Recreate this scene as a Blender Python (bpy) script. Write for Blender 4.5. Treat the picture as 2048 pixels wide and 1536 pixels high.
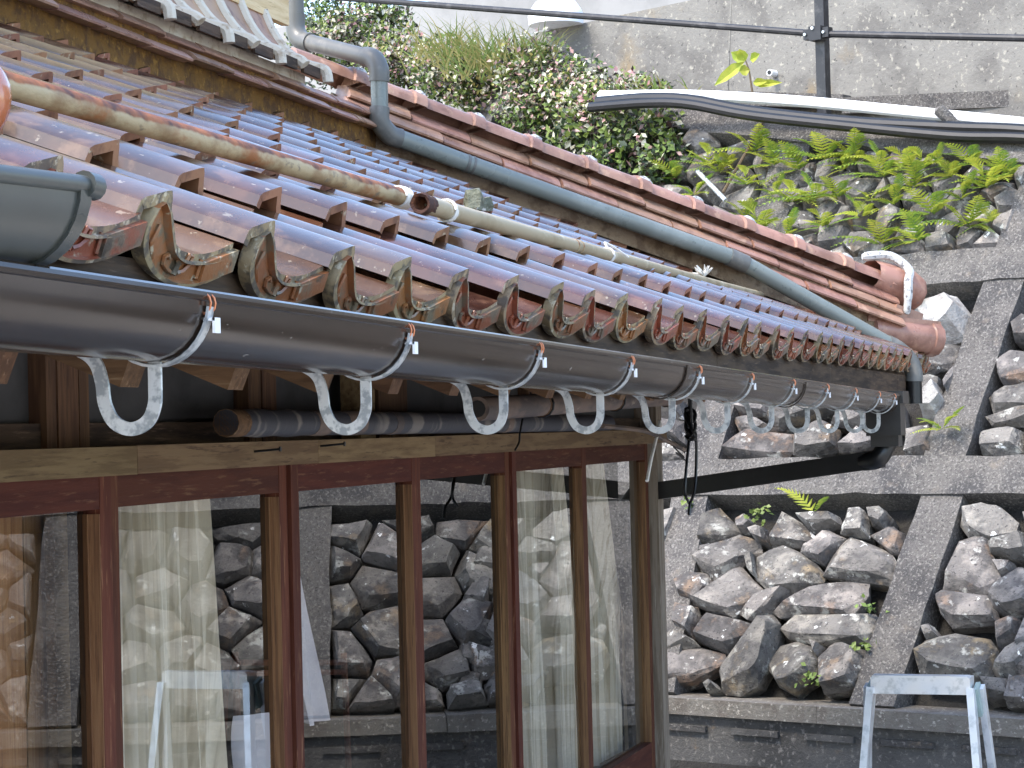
import bpy, bmesh, math, random
from mathutils import Vector, Matrix, noise
rnd = random.Random(7)
for o in list(bpy.data.objects): bpy.data.objects.remove(o)
scn = bpy.context.scene
COL = scn.collection
HC = 2.30                                   # height of the viewpoint above the yard

# ------------------------------------------------------------------ camera
FPX, YAW, PITCH, ROLL = 4555.0, 0.2753, 0.0200, -0.0247
_f = Vector((math.cos(YAW)*math.cos(PITCH), math.sin(YAW)*math.cos(PITCH), math.sin(PITCH)))
_rt = Vector((math.sin(YAW), -math.cos(YAW), 0)); _up = _rt.cross(_f)
CR = _rt*math.cos(ROLL) + _up*math.sin(ROLL); CU = -_rt*math.sin(ROLL) + _up*math.cos(ROLL); CF = _f
CAM = Vector((0, 0, HC))
cd = bpy.data.cameras.new('camera'); cam = bpy.data.objects.new('camera', cd); COL.objects.link(cam)
cd.sensor_width = 36; cd.lens = FPX/2048*36; cd.clip_start = 0.05; cd.clip_end = 500
cam.matrix_world = Matrix(((CR.x, CU.x, -CF.x, 0), (CR.y, CU.y, -CF.y, 0), (CR.z, CU.z, -CF.z, HC), (0, 0, 0, 1)))
scn.camera = cam
scn.render.resolution_x, scn.render.resolution_y = 1024, 768

# ------------------------------------------------------------------ sky, sun, exposure
SUN = Vector((-0.46, 0.34, 0.82)).normalized()
w = bpy.data.worlds.new('World'); scn.world = w; w.use_nodes = True
wn = w.node_tree.nodes; wl = w.node_tree.links
sky = wn.new('ShaderNodeTexSky'); sky.sky_type = 'NISHITA'; sky.sun_disc = False
sky.sun_elevation = math.asin(SUN.z); sky.sun_rotation = math.atan2(SUN.x, SUN.y)
sky.air_density = 1.0; sky.dust_density = 1.6; sky.ozone_density = 0.8
wn['Background'].inputs['Strength'].default_value = 0.15
wl.new(sky.outputs[0], wn['Background'].inputs['Color'])
sd = bpy.data.lights.new('sun', 'SUN'); sd.energy = 1.15; sd.angle = math.radians(10.0); sd.color = (1, 0.92, 0.80)
so = bpy.data.objects.new('sun', sd); COL.objects.link(so); so.location = (-5, 3, 12)
so.rotation_euler = (-SUN).to_track_quat('-Z', 'Y').to_euler()
scn.view_settings.view_transform = 'Standard'; scn.view_settings.look = 'None'
scn.view_settings.exposure = 2.1; scn.view_settings.gamma = 1.0
scn.view_settings.use_curve_mapping = False

# ------------------------------------------------------------------ survey helpers: points of the place measured from the photograph
def ray(px, py): return CF + CR*((px-1024)/FPX) - CU*((py-768)/FPX)
def on_plane(px, py, p0, n):
    d = ray(px, py); return CAM + d*((Vector(p0)-CAM).dot(n)/d.dot(n))
def at_y(px, py, y): return on_plane(px, py, (0, y, 0), Vector((0, 1, 0)))
def at_d(px, py, d): return CAM + ray(px, py)*d
def pix(P):
    q = Vector(P)-CAM; d = q.dot(CF); return (1024+FPX*q.dot(CR)/d, 768-FPX*q.dot(CU)/d)
YT, ZT, XT, PIT = 0.9767, 0.2432+HC, 2.1883, 0.265       # eave: tile crests
SL = 0.45
def roofz(y): return 0.262+HC + SL*(y-YT)                 # height of the tile crests
RN = Vector((0, -SL, 1)).normalized()
def on_roof(px, py, h=0.0): return on_plane(px, py, (0, YT, 0.262+HC+h), RN)

# ------------------------------------------------------------------ mesh helpers
class MB:
    def __init__(s): s.v = []; s.f = []; s.m = []
    def add(s, vs, fs, mi=0):
        b = len(s.v); s.v += [Vector(v) for v in vs]
        for f in fs: s.f.append([b+i for i in f]); s.m.append(mi)
        return s
    def box(s, c, size, rot=None, mi=0, taper=1.0):
        x, y, z = [q/2 for q in size]; c = Vector(c)
        vs = []
        for k in (-1, 1):
            t = taper if k > 0 else 1
            vs += [Vector((-x*t, -y*t, k*z)), Vector((x*t, -y*t, k*z)), Vector((x*t, y*t, k*z)), Vector((-x*t, y*t, k*z))]
        if rot: vs = [rot @ v for v in vs]
        return s.add([v+c for v in vs], [(3, 2, 1, 0), (4, 5, 6, 7), (0, 1, 5, 4), (1, 2, 6, 5), (2, 3, 7, 6), (3, 0, 4, 7)], mi)
    def span(s, a, b, wd, ht, up=(0, 0, 1), mi=0):
        """box between two points; wd across, ht along up"""
        a = Vector(a); b = Vector(b); d = (b-a); L = d.length; d.normalize()
        sd = d.cross(Vector(up)).normalized(); u = sd.cross(d)
        R = Matrix((sd, d, u)).transposed()
        return s.box((a+b)/2, (wd, L, ht), R, mi)
    def tube(s, pts, r, n=10, mi=0, caps=True, hollow=0.0):
        pts = [Vector(p) for p in pts]; rs = r if isinstance(r, (list, tuple)) else [r]*len(pts)
        t0 = (pts[1]-pts[0]).normalized(); ref = Vector((0, 0, 1)) if abs(t0.z) < .9 else Vector((1, 0, 0))
        a = t0.cross(ref).normalized(); vs = []; N = len(pts)
        for i, p in enumerate(pts):
            t = (pts[min(i+1, N-1)]-pts[max(i-1, 0)]).normalized()
            a = (a - t*a.dot(t)).normalized(); b = t.cross(a)
            vs += [p + (a*math.cos(2*math.pi*k/n) + b*math.sin(2*math.pi*k/n))*rs[i] for k in range(n)]
        fs = [(i*n+k, i*n+(k+1) % n, (i+1)*n+(k+1) % n, (i+1)*n+k) for i in range(N-1) for k in range(n)]
        if caps: fs += [tuple(range(n-1, -1, -1)), tuple((N-1)*n+k for k in range(n))]
        return s.add(vs, fs, mi)
    def strip(s, prof, x0, x1, thick, axis='x', off0=(0, 0), off1=(0, 0), mi=0, mie=None):
        """open profile (2-D list) swept between x0 and x1 with wall thickness"""
        P = [Vector(p) for p in prof]; N = len(P); Q = []
        for i in range(N):
            t = (P[min(i+1, N-1)]-P[max(i-1, 0)]).normalized(); Q.append(P[i]+Vector((t.y, -t.x))*thick)
        vs = []
        for x, of in ((x0, off0), (x1, off1)):
            for L in (P, Q): vs += [Vector((x, p[0]+of[0], p[1]+of[1])) for p in L]
        fs = []; me = []
        for i in range(N-1):
            fs += [(i, i+1, 2*N+i+1, 2*N+i), (N+i+1, N+i, 3*N+i, 3*N+i+1)]; me += [mi, mi]
            fs += [(i+1, i, N+i, N+i+1), (2*N+i, 2*N+i+1, 3*N+i+1, 3*N+i)]; me += [mie if mie is not None else mi]*2
        for j in (0, N-1): fs.append((j, 2*N+j, 3*N+j, N+j)); me.append(mie if mie is not None else mi)
        b = len(s.v); s.v += vs
        for f, m_ in zip(fs, me): s.f.append([b+i for i in f]); s.m.append(m_)
        return s
    def mesh(s, name, mats, smooth=False, fixn=True):
        me = bpy.data.meshes.new(name); me.from_pydata([tuple(v) for v in s.v], [], s.f)
        for m_ in (mats if isinstance(mats, (list, tuple)) else [mats]): me.materials.append(m_)
        for p, mi in zip(me.polygons, s.m): p.material_index = mi
        if fixn:
            bm = bmesh.new(); bm.from_mesh(me); bmesh.ops.recalc_face_normals(bm, faces=bm.faces); bm.to_mesh(me); bm.free()
        if smooth:
            me.shade_smooth() if hasattr(me, 'shade_smooth') else None
            try: me.set_sharp_from_angle(angle=math.radians(smooth if smooth > 1 else 35))
            except Exception: pass
        me.update(); return me
def curve(pts, n=8):
    out = []
    P = [pts[0]]+list(pts)+[pts[-1]]
    for i in range(1, len(P)-2):
        for k in range(n):
            t = k/n; a, b, c, d = P[i-1], P[i], P[i+1], P[i+2]
            out.append(.5*((2*b)+(c-a)*t+(2*a-5*b+4*c-d)*t*t+(3*b-a-3*c+d)*t**3))
    out.append(P[-2]); return out
PW = {}
def link(name, data, parent=None, mat=None):
    o = bpy.data.objects.new(name, data); COL.objects.link(o)
    if mat is not None: o.matrix_world = mat
    if parent is not None:
        o.parent = parent; o.matrix_parent_inverse = PW.get(parent.name, Matrix()).inverted()
        if mat is not None: o.matrix_basis = mat
    PW[o.name] = mat.copy() if mat is not None else Matrix()
    return o
def tag(o, label, cat, group=None, kind=None):
    o['label'] = label; o['category'] = cat
    if group: o['group'] = group
    if kind: o['kind'] = kind
    return o
def thing(name, label, cat, loc, group=None):
    return tag(link(name, None, mat=Matrix.Translation(Vector(loc))), label, cat, group)
def part(name, mb, mats, parent, smooth=False, label=None, kind=None, fixn=True):
    o = link(name, mb.mesh(name, mats, smooth, fixn), parent)
    if label: o['label'] = label
    if kind: o['kind'] = kind
    return o
def solo(name, mb, mats, label, cat, group=None, smooth=False):
    """a thing that is a single mesh, origin at its base"""
    lo = Vector([min(v[i] for v in mb.v) for i in range(3)]); hi = Vector([max(v[i] for v in mb.v) for i in range(3)])
    c = Vector(((lo.x+hi.x)/2, (lo.y+hi.y)/2, lo.z)); mb.v = [v-c for v in mb.v]
    return tag(link(name, mb.mesh(name, mats, smooth), mat=Matrix.Translation(c)), label, cat, group)
def struct(name, mb, mats, smooth=False):
    o = link(name, mb.mesh(name, mats, smooth)); o['kind'] = 'structure'; return o

# ------------------------------------------------------------------ materials
def mat(name, base=(.5, .5, .5), rough=.6, metal=0.0, spec=.5, coat=0.0, layers=(), bump=None, rand=0.0, rvar=None, stretch=None, sheen=0, sub=0, trans=0):
    """layers: (colour, scale, lo, hi, detail[, kind]) mixed over the base by noise; bump: (scale, strength, dist)"""
    m = bpy.data.materials.new(name); m.use_nodes = True
    nt = m.node_tree; N = nt.nodes; L = nt.links; p = N['Principled BSDF']
    p.inputs['Roughness'].default_value = rough; p.inputs['Metallic'].default_value = metal
    p.inputs['Specular IOR Level'].default_value = spec; p.inputs['Coat Weight'].default_value = coat; p.inputs['Coat Roughness'].default_value = .07; p.inputs['Coat IOR'].default_value = 1.7
    tc = N.new('ShaderNodeTexCoord'); vec = tc.outputs['Object']
    oi = N.new('ShaderNodeObjectInfo')
    if rand is not None:
        ad = N.new('ShaderNodeVectorMath'); ad.operation = 'ADD'; L.new(vec, ad.inputs[0])
        sc = N.new('ShaderNodeMath'); sc.operation = 'MULTIPLY'; sc.inputs[1].default_value = 37.0; L.new(oi.outputs['Random'], sc.inputs[0])
        L.new(sc.outputs[0], ad.inputs[1]); vec = ad.outputs[0]
    if stretch:
        mp = N.new('ShaderNodeMapping'); mp.inputs['Scale'].default_value = stretch; L.new(vec, mp.inputs[0]); vec = mp.outputs[0]
    rgb = N.new('ShaderNodeRGB'); rgb.outputs[0].default_value = (*base, 1); cur = rgb.outputs[0]
    for ly in layers:
        col, scale, lo, hi, det = ly[:5]; kind = ly[5] if len(ly) > 5 else 'noise'
        if kind == 'noise':
            t = N.new('ShaderNodeTexNoise'); t.inputs['Detail'].default_value = det; t.inputs['Roughness'].default_value = .62; out = t.outputs['Fac']
        else:
            t = N.new('ShaderNodeTexVoronoi'); out = t.outputs['Distance']
        t.inputs['Scale'].default_value = scale; L.new(vec, t.inputs['Vector'])
        mr = N.new('ShaderNodeMapRange'); mr.interpolation_type = 'SMOOTHSTEP'
        mr.inputs[1].default_value = lo; mr.inputs[2].default_value = hi; L.new(out, mr.inputs[0])
        amt = ly[6] if len(ly) > 6 else 1.0
        mr.inputs[4].default_value = amt
        mx = N.new('ShaderNodeMix'); mx.data_type = 'RGBA'; L.new(mr.outputs[0], mx.inputs[0]); L.new(cur, mx.inputs[6]); mx.inputs[7].default_value = (*col, 1)
        cur = mx.outputs[2]
    if rand:
        hs = N.new('ShaderNodeHueSaturation'); mr = N.new('ShaderNodeMapRange'); mr.inputs[3].default_value = 1-rand; mr.inputs[4].default_value = 1+rand
        L.new(oi.outputs['Random'], mr.inputs[0]); L.new(mr.outputs[0], hs.inputs['Value']); L.new(cur, hs.inputs['Color'])
        m2 = N.new('ShaderNodeMath'); m2.operation = 'MULTIPLY'; m2.inputs[1].default_value = 7.3; L.new(oi.outputs['Random'], m2.inputs[0])
        m3 = N.new('ShaderNodeMath'); m3.operation = 'FRACT'; L.new(m2.outputs[0], m3.inputs[0])
        m4 = N.new('ShaderNodeMapRange'); m4.inputs[3].default_value = .5-rand*.06; m4.inputs[4].default_value = .5+rand*.06
        L.new(m3.outputs[0], m4.inputs[0]); L.new(m4.outputs[0], hs.inputs['Hue']); cur = hs.outputs[0]
    L.new(cur, p.inputs['Base Color'])
    if rvar:
        t = N.new('ShaderNodeTexNoise'); t.inputs['Scale'].default_value = rvar[0]; t.inputs['Detail'].default_value = 5; L.new(vec, t.inputs['Vector'])
        mr = N.new('ShaderNodeMapRange'); mr.inputs[1].default_value = .35; mr.inputs[2].default_value = .7
        mr.inputs[3].default_value = rvar[1]; mr.inputs[4].default_value = rvar[2]; L.new(t.outputs['Fac'], mr.inputs[0]); L.new(mr.outputs[0], p.inputs['Roughness'])
    if bump:
        t = N.new('ShaderNodeTexNoise'); t.inputs['Scale'].default_value = bump[0]; t.inputs['Detail'].default_value = 6; t.inputs['Roughness'].default_value = .65; L.new(vec, t.inputs['Vector'])
        b = N.new('ShaderNodeBump'); b.inputs['Strength'].default_value = bump[1]; b.inputs['Distance'].default_value = bump[2]
        L.new(t.outputs['Fac'], b.inputs['Height']); L.new(b.outputs[0], p.inputs['Normal'])
    if trans:
        tr = N.new('ShaderNodeBsdfTranslucent'); L.new(cur, tr.inputs['Color']); ms = N.new('ShaderNodeMixShader'); ms.inputs[0].default_value = trans
        L.new(p.outputs[0], ms.inputs[1]); L.new(tr.outputs[0], ms.inputs[2]); L.new(ms.outputs[0], N['Material Output'].inputs['Surface'])
    return m

M = {}
M['tile'] = mat('glazed_tile', (.082, .036, .020), .2, spec=.5, layers=[((.044, .020, .013), 6, .45, .62, 4), ((.13, .068, .040), 18, .52, .68, 6), ((.30, .25, .19), 55, .65, .71, 3, 'noise', .7)], rand=.28, rvar=(9, .12, .34), bump=(60, .12, .003), coat=.35)
M['tile_end'] = mat('tile_end_clay', (.28, .125, .065), .6, layers=[((.16, .065, .035), 30, .45, .65, 4), ((.50, .42, .30), 40, .6, .7, 5)], rand=.2, bump=(120, .3, .002))
M['eave_face'] = mat('eave_tile_face', (.235, .082, .034), .30, layers=[((.15, .12, .08), 16, .48, .60, 6), ((.05, .042, .03), 26, .56, .66, 5), ((.40, .35, .26), 48, .62, .70, 5)], rand=.28, bump=(90, .35, .003))
M['eave_rim'] = mat('eave_tile_rim', (.28, .21, .12), .7, layers=[((.10, .08, .06), 34, .46, .60, 5), ((.46, .40, .29), 60, .58, .66, 4)], rand=.2, bump=(120, .4, .003))
M['ridge'] = mat('ridge_tile', (.33, .185, .13), .45, layers=[((.22, .115, .078), 9, .45, .65, 5), ((.40, .245, .165), 20, .55, .70, 5), ((.18, .12, .10), 34, .64, .74, 4)], rand=.17, rvar=(8, .25, .55), bump=(70, .2, .003))
M['orange'] = mat('orange_glaze', (.42, .10, .022), .25, layers=[((.40, .10, .025), 8, .4, .7, 3)], coat=.4)
M['dirt'] = mat('mustard_bedding', (.21, .105, .022), .95, layers=[((.11, .055, .02), 20, .42, .62, 6), ((.33, .18, .04), 46, .55, .68, 5)], bump=(40, 1, .02))
M['mortar'] = mat('white_mortar', (.56, .51, .42), .85, layers=[((.38, .31, .23), 24, .52, .68, 5), ((.2, .17, .14), 50, .64, .72, 4)], bump=(60, .5, .006))
M['bedmortar'] = mat('brown_bed_mortar', (.26, .19, .12), .9, layers=[((.15, .10, .06), 14, .45, .62, 6), ((.42, .36, .27), 5, .58, .70, 5)], bump=(50, .8, .01))
M['gmortar'] = mat('grey_mortar', (.50, .51, .50), .85, layers=[((.16, .16, .17), 55, .52, .62, 5)], bump=(60, .6, .006))
M['skirt'] = mat('skirt_tile', (.36, .21, .12), .5, layers=[((.20, .10, .06), 18, .5, .65, 5)], rand=.15)
M['gutter'] = mat('brown_gutter', (.021, .0130, .0085), .26, layers=[((.036, .023, .016), 5, .5, .68, 5), ((.2, .18, .16), 70, .70, .74, 3)], rvar=(6, .12, .26), bump=(14, .05, .004), stretch=(.35, 1, 1), spec=.32)
M['gutter_grey'] = mat('grey_green_gutter', (.042, .047, .042), .24, spec=.6, layers=[((.062, .068, .061), 6, .45, .7, 4)], rvar=(6, .25, .42), stretch=(.4, 1, 1))
M['pipe'] = mat('grey_green_pipe', (.165, .188, .175), .22, layers=[((.23, .255, .24), 3, .5, .75, 4), ((.10, .12, .11), 28, .62, .72, 5)], rvar=(8, .22, .42))
M['pipe_joint'] = mat('grey_pipe_elbow', (.115, .117, .11), .4, layers=[((.17, .165, .15), 14, .5, .7, 5)])
M['black'] = mat('black_plastic', (.005, .0055, .006), .36, layers=[((.011, .011, .012), 12, .5, .7, 4)])
M['galv'] = mat('galvanised_steel', (.56, .59, .60), .42, metal=.6, layers=[((.30, .33, .35), 60, .45, .6, 3), ((.62, .65, .66), 32, .55, .68, 4)], rand=.08, rvar=(40, .3, .55))
M['copper'] = mat('copper_wire', (.62, .24, .12), .4, metal=.8)
M['white'] = mat('white_plastic', (.78, .79, .80), .45, layers=[((.6, .6, .58), 20, .55, .75, 4)])
M['whitecord'] = mat('white_cord', (.74, .73, .69), .8, layers=[((.5, .48, .43), 40, .5, .7, 4)])
M['rust'] = mat('rusty_cream_pipe', (.45, .35, .20), .6, layers=[((.30, .20, .10), 18, .45, .62, 6), ((.30, .11, .03), 7, .56, .68, 6), ((.22, .17, .11), 40, .58, .68, 5)], bump=(60, .5, .004), stretch=(.55, 1, 1))
M['rustdark'] = mat('dark_rust', (.05, .018, .011), .85, layers=[((.16, .055, .02), 40, .5, .65, 5)], bump=(80, .8, .006))
M['bamboo'] = mat('tan_bamboo', (.40, .33, .21), .5, layers=[((.30, .23, .13), 10, .45, .68, 5), ((.50, .44, .31), 26, .58, .7, 4)], bump=(40, .2, .003), stretch=(.4, 1, 1))
M['bamboo_dark'] = mat('weathered_bamboo', (.15, .105, .08), .65, layers=[((.07, .055, .05), 10, .45, .6, 5), ((.26, .20, .16), 30, .58, .7, 5)], bump=(50, .4, .004), stretch=(.3, 1, 1))
M['pole_grey'] = mat('blackened_pole', (.035, .036, .045), .6, layers=[((.16, .145, .13), 7, .56, .64, 4)], stretch=(1, .3, .3), bump=(50, .3, .003))
def wood(name, a, b, c, rough=.7, st=(1.2, 14, 14), rand=.12):
    return mat(name, a, max(rough, .7), spec=.2, layers=[(b, 3.2, .42, .60, 7), (c, 9, .56, .70, 6)], stretch=st, bump=(5, .35, .006), rand=rand)
M['wood_lintel'] = wood('weathered_tan_wood', (.19, .130, .068), (.13, .084, .043), (.078, .048, .027))
M['wood_dark'] = wood('dark_eave_wood', (.085, .055, .036), (.04, .027, .02), (.15, .10, .07))
M['wood_raft'] = wood('rafter_wood', (.14, .078, .04), (.085, .046, .024), (.21, .135, .08), st=(14, 1.5, 14))
M['wood_post'] = wood('post_wood', (.13, .072, .038), (.08, .042, .024), (.055, .032, .02), st=(14, 14, 1.2))
M['wood_grey'] = wood('grey_corner_post', (.20, .165, .13), (.13, .10, .073), (.28, .24, .195), st=(16, 16, 1.0))
M['wood_red'] = wood('red_brown_painted_wood', (.070, .020, .011), (.10, .031, .016), (.22, .11, .058), st=(10, 10, .9), rough=.5)
M['wood_redh'] = wood('red_brown_painted_rail', (.052, .013, .008), (.072, .020, .011), (.13, .060, .034), st=(1.1, 12, 12), rough=.5)
M['wood_bare'] = wood('bare_stile_wood', (.20, .108, .052), (.12, .06, .03), (.075, .037, .02), st=(22, 22, .9))
M['wood_plank'] = wood('amber_plank', (.44, .25, .115), (.35, .185, .08), (.23, .115, .055), st=(18, 18, .8))
M['wood_wall'] = wood('pale_wall_board', (.66, .50, .30), (.56, .40, .22), (.40, .27, .14), st=(1, 12, 12))
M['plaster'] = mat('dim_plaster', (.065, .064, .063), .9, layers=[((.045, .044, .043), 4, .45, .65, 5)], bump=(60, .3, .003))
M['curtain'] = mat('cream_curtain', (.96, .89, .76), .9, layers=[((.62, .54, .41), 22, .47, .62, 3, 'noise', .85)], stretch=(3, .4, .06), trans=.06)
M['cloth'] = mat('lavender_white_cloth', (.86, .83, .90), .9, layers=[((.76, .73, .81), 7, .45, .65, 4)], bump=(300, .3, .002), trans=.15)
M['concrete'] = mat('frame_concrete', (.118, .110, .102), .95, layers=[((.06, .057, .057), 4, .45, .62, 8), ((.24, .228, .21), 75, .51, .63, 5, 'noise', .75), ((.04, .038, .037), 85, .53, .65, 4, 'noise', .85), ((.20, .17, .14), 9, .58, .74, 6, 'noise', .6)], bump=(70, .9, .012), rand=.06)
M['curb'] = mat('dark_curb_concrete', (.088, .085, .082), .95, layers=[((.05, .048, .047), 2.2, .42, .62, 8), ((.17, .16, .15), 40, .54, .66, 6), ((.16, .12, .085), 7, .60, .74, 6)], bump=(60, 1, .012))
M['curbtop'] = mat('curb_ledge', (.16, .148, .13), .95, layers=[((.12, .105, .09), 8, .45, .62, 7), ((.36, .34, .30), 40, .56, .68, 5)], bump=(50, 1, .012))
M['stone'] = mat('rough_stone', (.172, .160, .147), .95, layers=[((.075, .071, .069), 5, .42, .60, 8), ((.255, .235, .21), 8, .50, .64, 7), ((.235, .175, .12), 5, .56, .70, 6), ((.40, .395, .36), 11, .57, .66, 8), ((.74, .74, .71), 14, .645, .69, 5), ((.06, .055, .055), 55, .60, .68, 3)], bump=(34, 1, .02), rand=.3)
M['stone_pale'] = mat('pale_stone', (.36, .35, .33), .95, layers=[((.22, .20, .18), 7, .45, .62, 7), ((.60, .58, .54), 10, .55, .68, 6)], bump=(34, 1, .02), rand=.15)
M['backing'] = mat('wall_backing_soil', (.028, .026, .024), 1, layers=[((.045, .042, .036), 14, .5, .7, 6)], bump=(30, 1, .03))
M['upper'] = mat('lichened_concrete', (.205, .198, .18), .95, layers=[((.14, .134, .124), 2.2, .44, .62, 8), ((.25, .19, .11), 1.3, .56, .74, 6), ((.40, .38, .32), 30, .56, .68, 6, 'noise', .65), ((.09, .086, .083), 38, .60, .68, 5)], bump=(40, .6, .01))
M['pale'] = mat('pale_render', (.27, .27, .265), .9, layers=[((.22, .22, .215), 1.5, .45, .65, 5)])
M['rail'] = mat('charcoal_rail', (.014, .015, .018), .45, layers=[((.05, .05, .052), 14, .5, .7, 4)])
M['alu'] = mat('aluminium', (.66, .69, .72), .38, metal=.7, layers=[((.48, .52, .55), 24, .5, .66, 5)], rvar=(20, .28, .5))
M['aluedge'] = mat('green_grey_cap', (.20, .27, .26), .5)
M['ground'] = mat('yard_concrete', (.47, .44, .40), .95, layers=[((.37, .35, .315), 2, .45, .65, 7), ((.54, .51, .47), 30, .55, .68, 5)], bump=(40, 1, .02))
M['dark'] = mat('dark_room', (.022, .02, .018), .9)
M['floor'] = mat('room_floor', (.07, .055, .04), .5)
M['driftwood'] = mat('mossy_wood_chunk', (.24, .25, .19), .9, layers=[((.12, .13, .09), 16, .45, .6, 6), ((.62, .60, .55), 20, .62, .68, 4)], bump=(30, 1, .02))
def leafmat(n, c, c2, t=.3, r=.5): return mat(n, c, r, layers=[(c2, 20, .42, .62, 3)], rand=.15, trans=t)
M['leaf_dark'] = leafmat('dark_leaf', (.028, .048, .022), (.05, .075, .03), .15)
M['leaf_purple'] = leafmat('purple_leaf', (.055, .028, .028), (.035, .030, .022), .15)
M['leaf_mid'] = leafmat('mid_leaf', (.15, .22, .05), (.22, .29, .07))
M['leaf_white'] = leafmat('white_leaf', (.66, .63, .46), (.72, .70, .60), .3)
M['leaf_pink'] = leafmat('pink_leaf', (.58, .32, .32), (.62, .44, .40), .3)
M['leaf_straw'] = leafmat('straw_blade', (.42, .36, .13), (.24, .26, .07))
M['fern'] = leafmat('fern_frond', (.34, .41, .05), (.46, .48, .07), .35)
M['ferng'] = leafmat('green_fern_frond', (.16, .27, .04), (.26, .34, .05), .35)
M['stem'] = mat('plant_stem', (.10, .07, .04), .8)
def rust_on_top(m):
    """rust eats the upper side of the tube, with a ragged edge"""
    nt = m.node_tree; N = nt.nodes; L = nt.links; p = N['Principled BSDF']
    src = p.inputs['Base Color'].links[0].from_socket
    ge = N.new('ShaderNodeNewGeometry'); sx = N.new('ShaderNodeSeparateXYZ'); L.new(ge.outputs['Normal'], sx.inputs[0])
    tc = N.new('ShaderNodeTexCoord'); no = N.new('ShaderNodeTexNoise'); no.inputs['Scale'].default_value = 13; no.inputs['Detail'].default_value = 6; L.new(tc.outputs['Object'], no.inputs['Vector'])
    ad = N.new('ShaderNodeMath'); ad.operation = 'MULTIPLY_ADD'; ad.inputs[1].default_value = 1.5; L.new(no.outputs['Fac'], ad.inputs[0]); L.new(sx.outputs['Z'], ad.inputs[2])
    mr = N.new('ShaderNodeMapRange'); mr.interpolation_type = 'SMOOTHSTEP'; mr.inputs[1].default_value = 0.86; mr.inputs[2].default_value = 1.15; L.new(ad.outputs[0], mr.inputs[0])
    r2 = N.new('ShaderNodeTexNoise'); r2.inputs['Scale'].default_value = 30; L.new(tc.outputs['Object'], r2.inputs['Vector'])
    cr = N.new('ShaderNodeValToRGB'); cr.color_ramp.elements[0].position = .35; cr.color_ramp.elements[0].color = (.075, .022, .009, 1); cr.color_ramp.elements[1].position = .65; cr.color_ramp.elements[1].color = (.33, .105, .022, 1); L.new(r2.outputs['Fac'], cr.inputs[0])
    mx = N.new('ShaderNodeMix'); mx.data_type = 'RGBA'; L.new(mr.outputs[0], mx.inputs[0]); L.new(src, mx.inputs[6]); L.new(cr.outputs[0], mx.inputs[7]); L.new(mx.outputs[2], p.inputs['Base Color'])
rust_on_top(M['rust'])
def glassmat():
    m = bpy.data.materials.new('old_window_glass'); m.use_nodes = True; nt = m.node_tree; N = nt.nodes; L = nt.links
    N.remove(N['Principled BSDF'])
    g = N.new('ShaderNodeBsdfGlossy'); g.inputs['Roughness'].default_value = 0.0; g.inputs['Color'].default_value = (.96, .97, .97, 1)
    t = N.new('ShaderNodeBsdfTransparent'); t.inputs['Color'].default_value = (.94, .935, .91, 1)
    fr = N.new('ShaderNodeFresnel'); fr.inputs['IOR'].default_value = 1.52
    # both surfaces of the pane reflect: R2 = 2R/(1+R)
    a = N.new('ShaderNodeMath'); a.operation = 'MULTIPLY'; a.inputs[1].default_value = 2; L.new(fr.outputs[0], a.inputs[0])
    b = N.new('ShaderNodeMath'); b.operation = 'ADD'; b.inputs[1].default_value = 1; L.new(fr.outputs[0], b.inputs[0])
    c = N.new('ShaderNodeMath'); c.operation = 'DIVIDE'; L.new(a.outputs[0], c.inputs[0]); L.new(b.outputs[0], c.inputs[1])
    no = N.new('ShaderNodeTexNoise'); no.inputs['Scale'].default_value = 2.2; no.inputs['Detail'].default_value = 1
    tc = N.new('ShaderNodeTexCoord'); L.new(tc.outputs['Object'], no.inputs['Vector'])
    bp = N.new('ShaderNodeBump'); bp.inputs['Strength'].default_value = .12; bp.inputs['Distance'].default_value = .004; L.new(no.outputs['Fac'], bp.inputs['Height'])
    L.new(bp.outputs[0], g.inputs['Normal'])
    mx = N.new('ShaderNodeMixShader'); L.new(c.outputs[0], mx.inputs[0]); L.new(t.outputs[0], mx.inputs[1]); L.new(g.outputs[0], mx.inputs[2])
    L.new(mx.outputs[0], N['Material Output'].inputs['Surface']); return m
M['glass'] = glassmat()

# ================================================================== SETTING
g = MB(); g.add([(-60, -60, 0), (120, -60, 0), (120, 120, 0), (-60, 120, 0)], [(0, 1, 2, 3)])
struct('ground', g, M['ground'])

# ================================================================== RETAINING WALL (concrete lattice filled with rough stones)
WO = at_d(1500, 1390, 11.4)
WANG = .38
WS = Vector((-math.sin(WANG), -math.cos(WANG), 0))                # along the wall, to the right
WIN = Vector((math.cos(WANG), -math.sin(WANG), 0))                # into the slope
BAT = math.atan(.65)
WU = (WIN*math.sin(BAT) + Vector((0, 0, 1))*math.cos(BAT)).normalized()
WN = WU.cross(WS).normalized()
if WN.dot(CAM-WO) < 0: WN = -WN
def W(a, b, n=0.0): return WO + WS*a + WU*b + WN*n
def wab(px, py):
    P = on_plane(px, py, WO, WN) - WO; return (P.dot(WS), P.dot(WU))
wall = thing('retaining_wall', 'sloping grey retaining wall of rough stones between concrete beams', 'wall', (WO.x, WO.y, 0))
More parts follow.
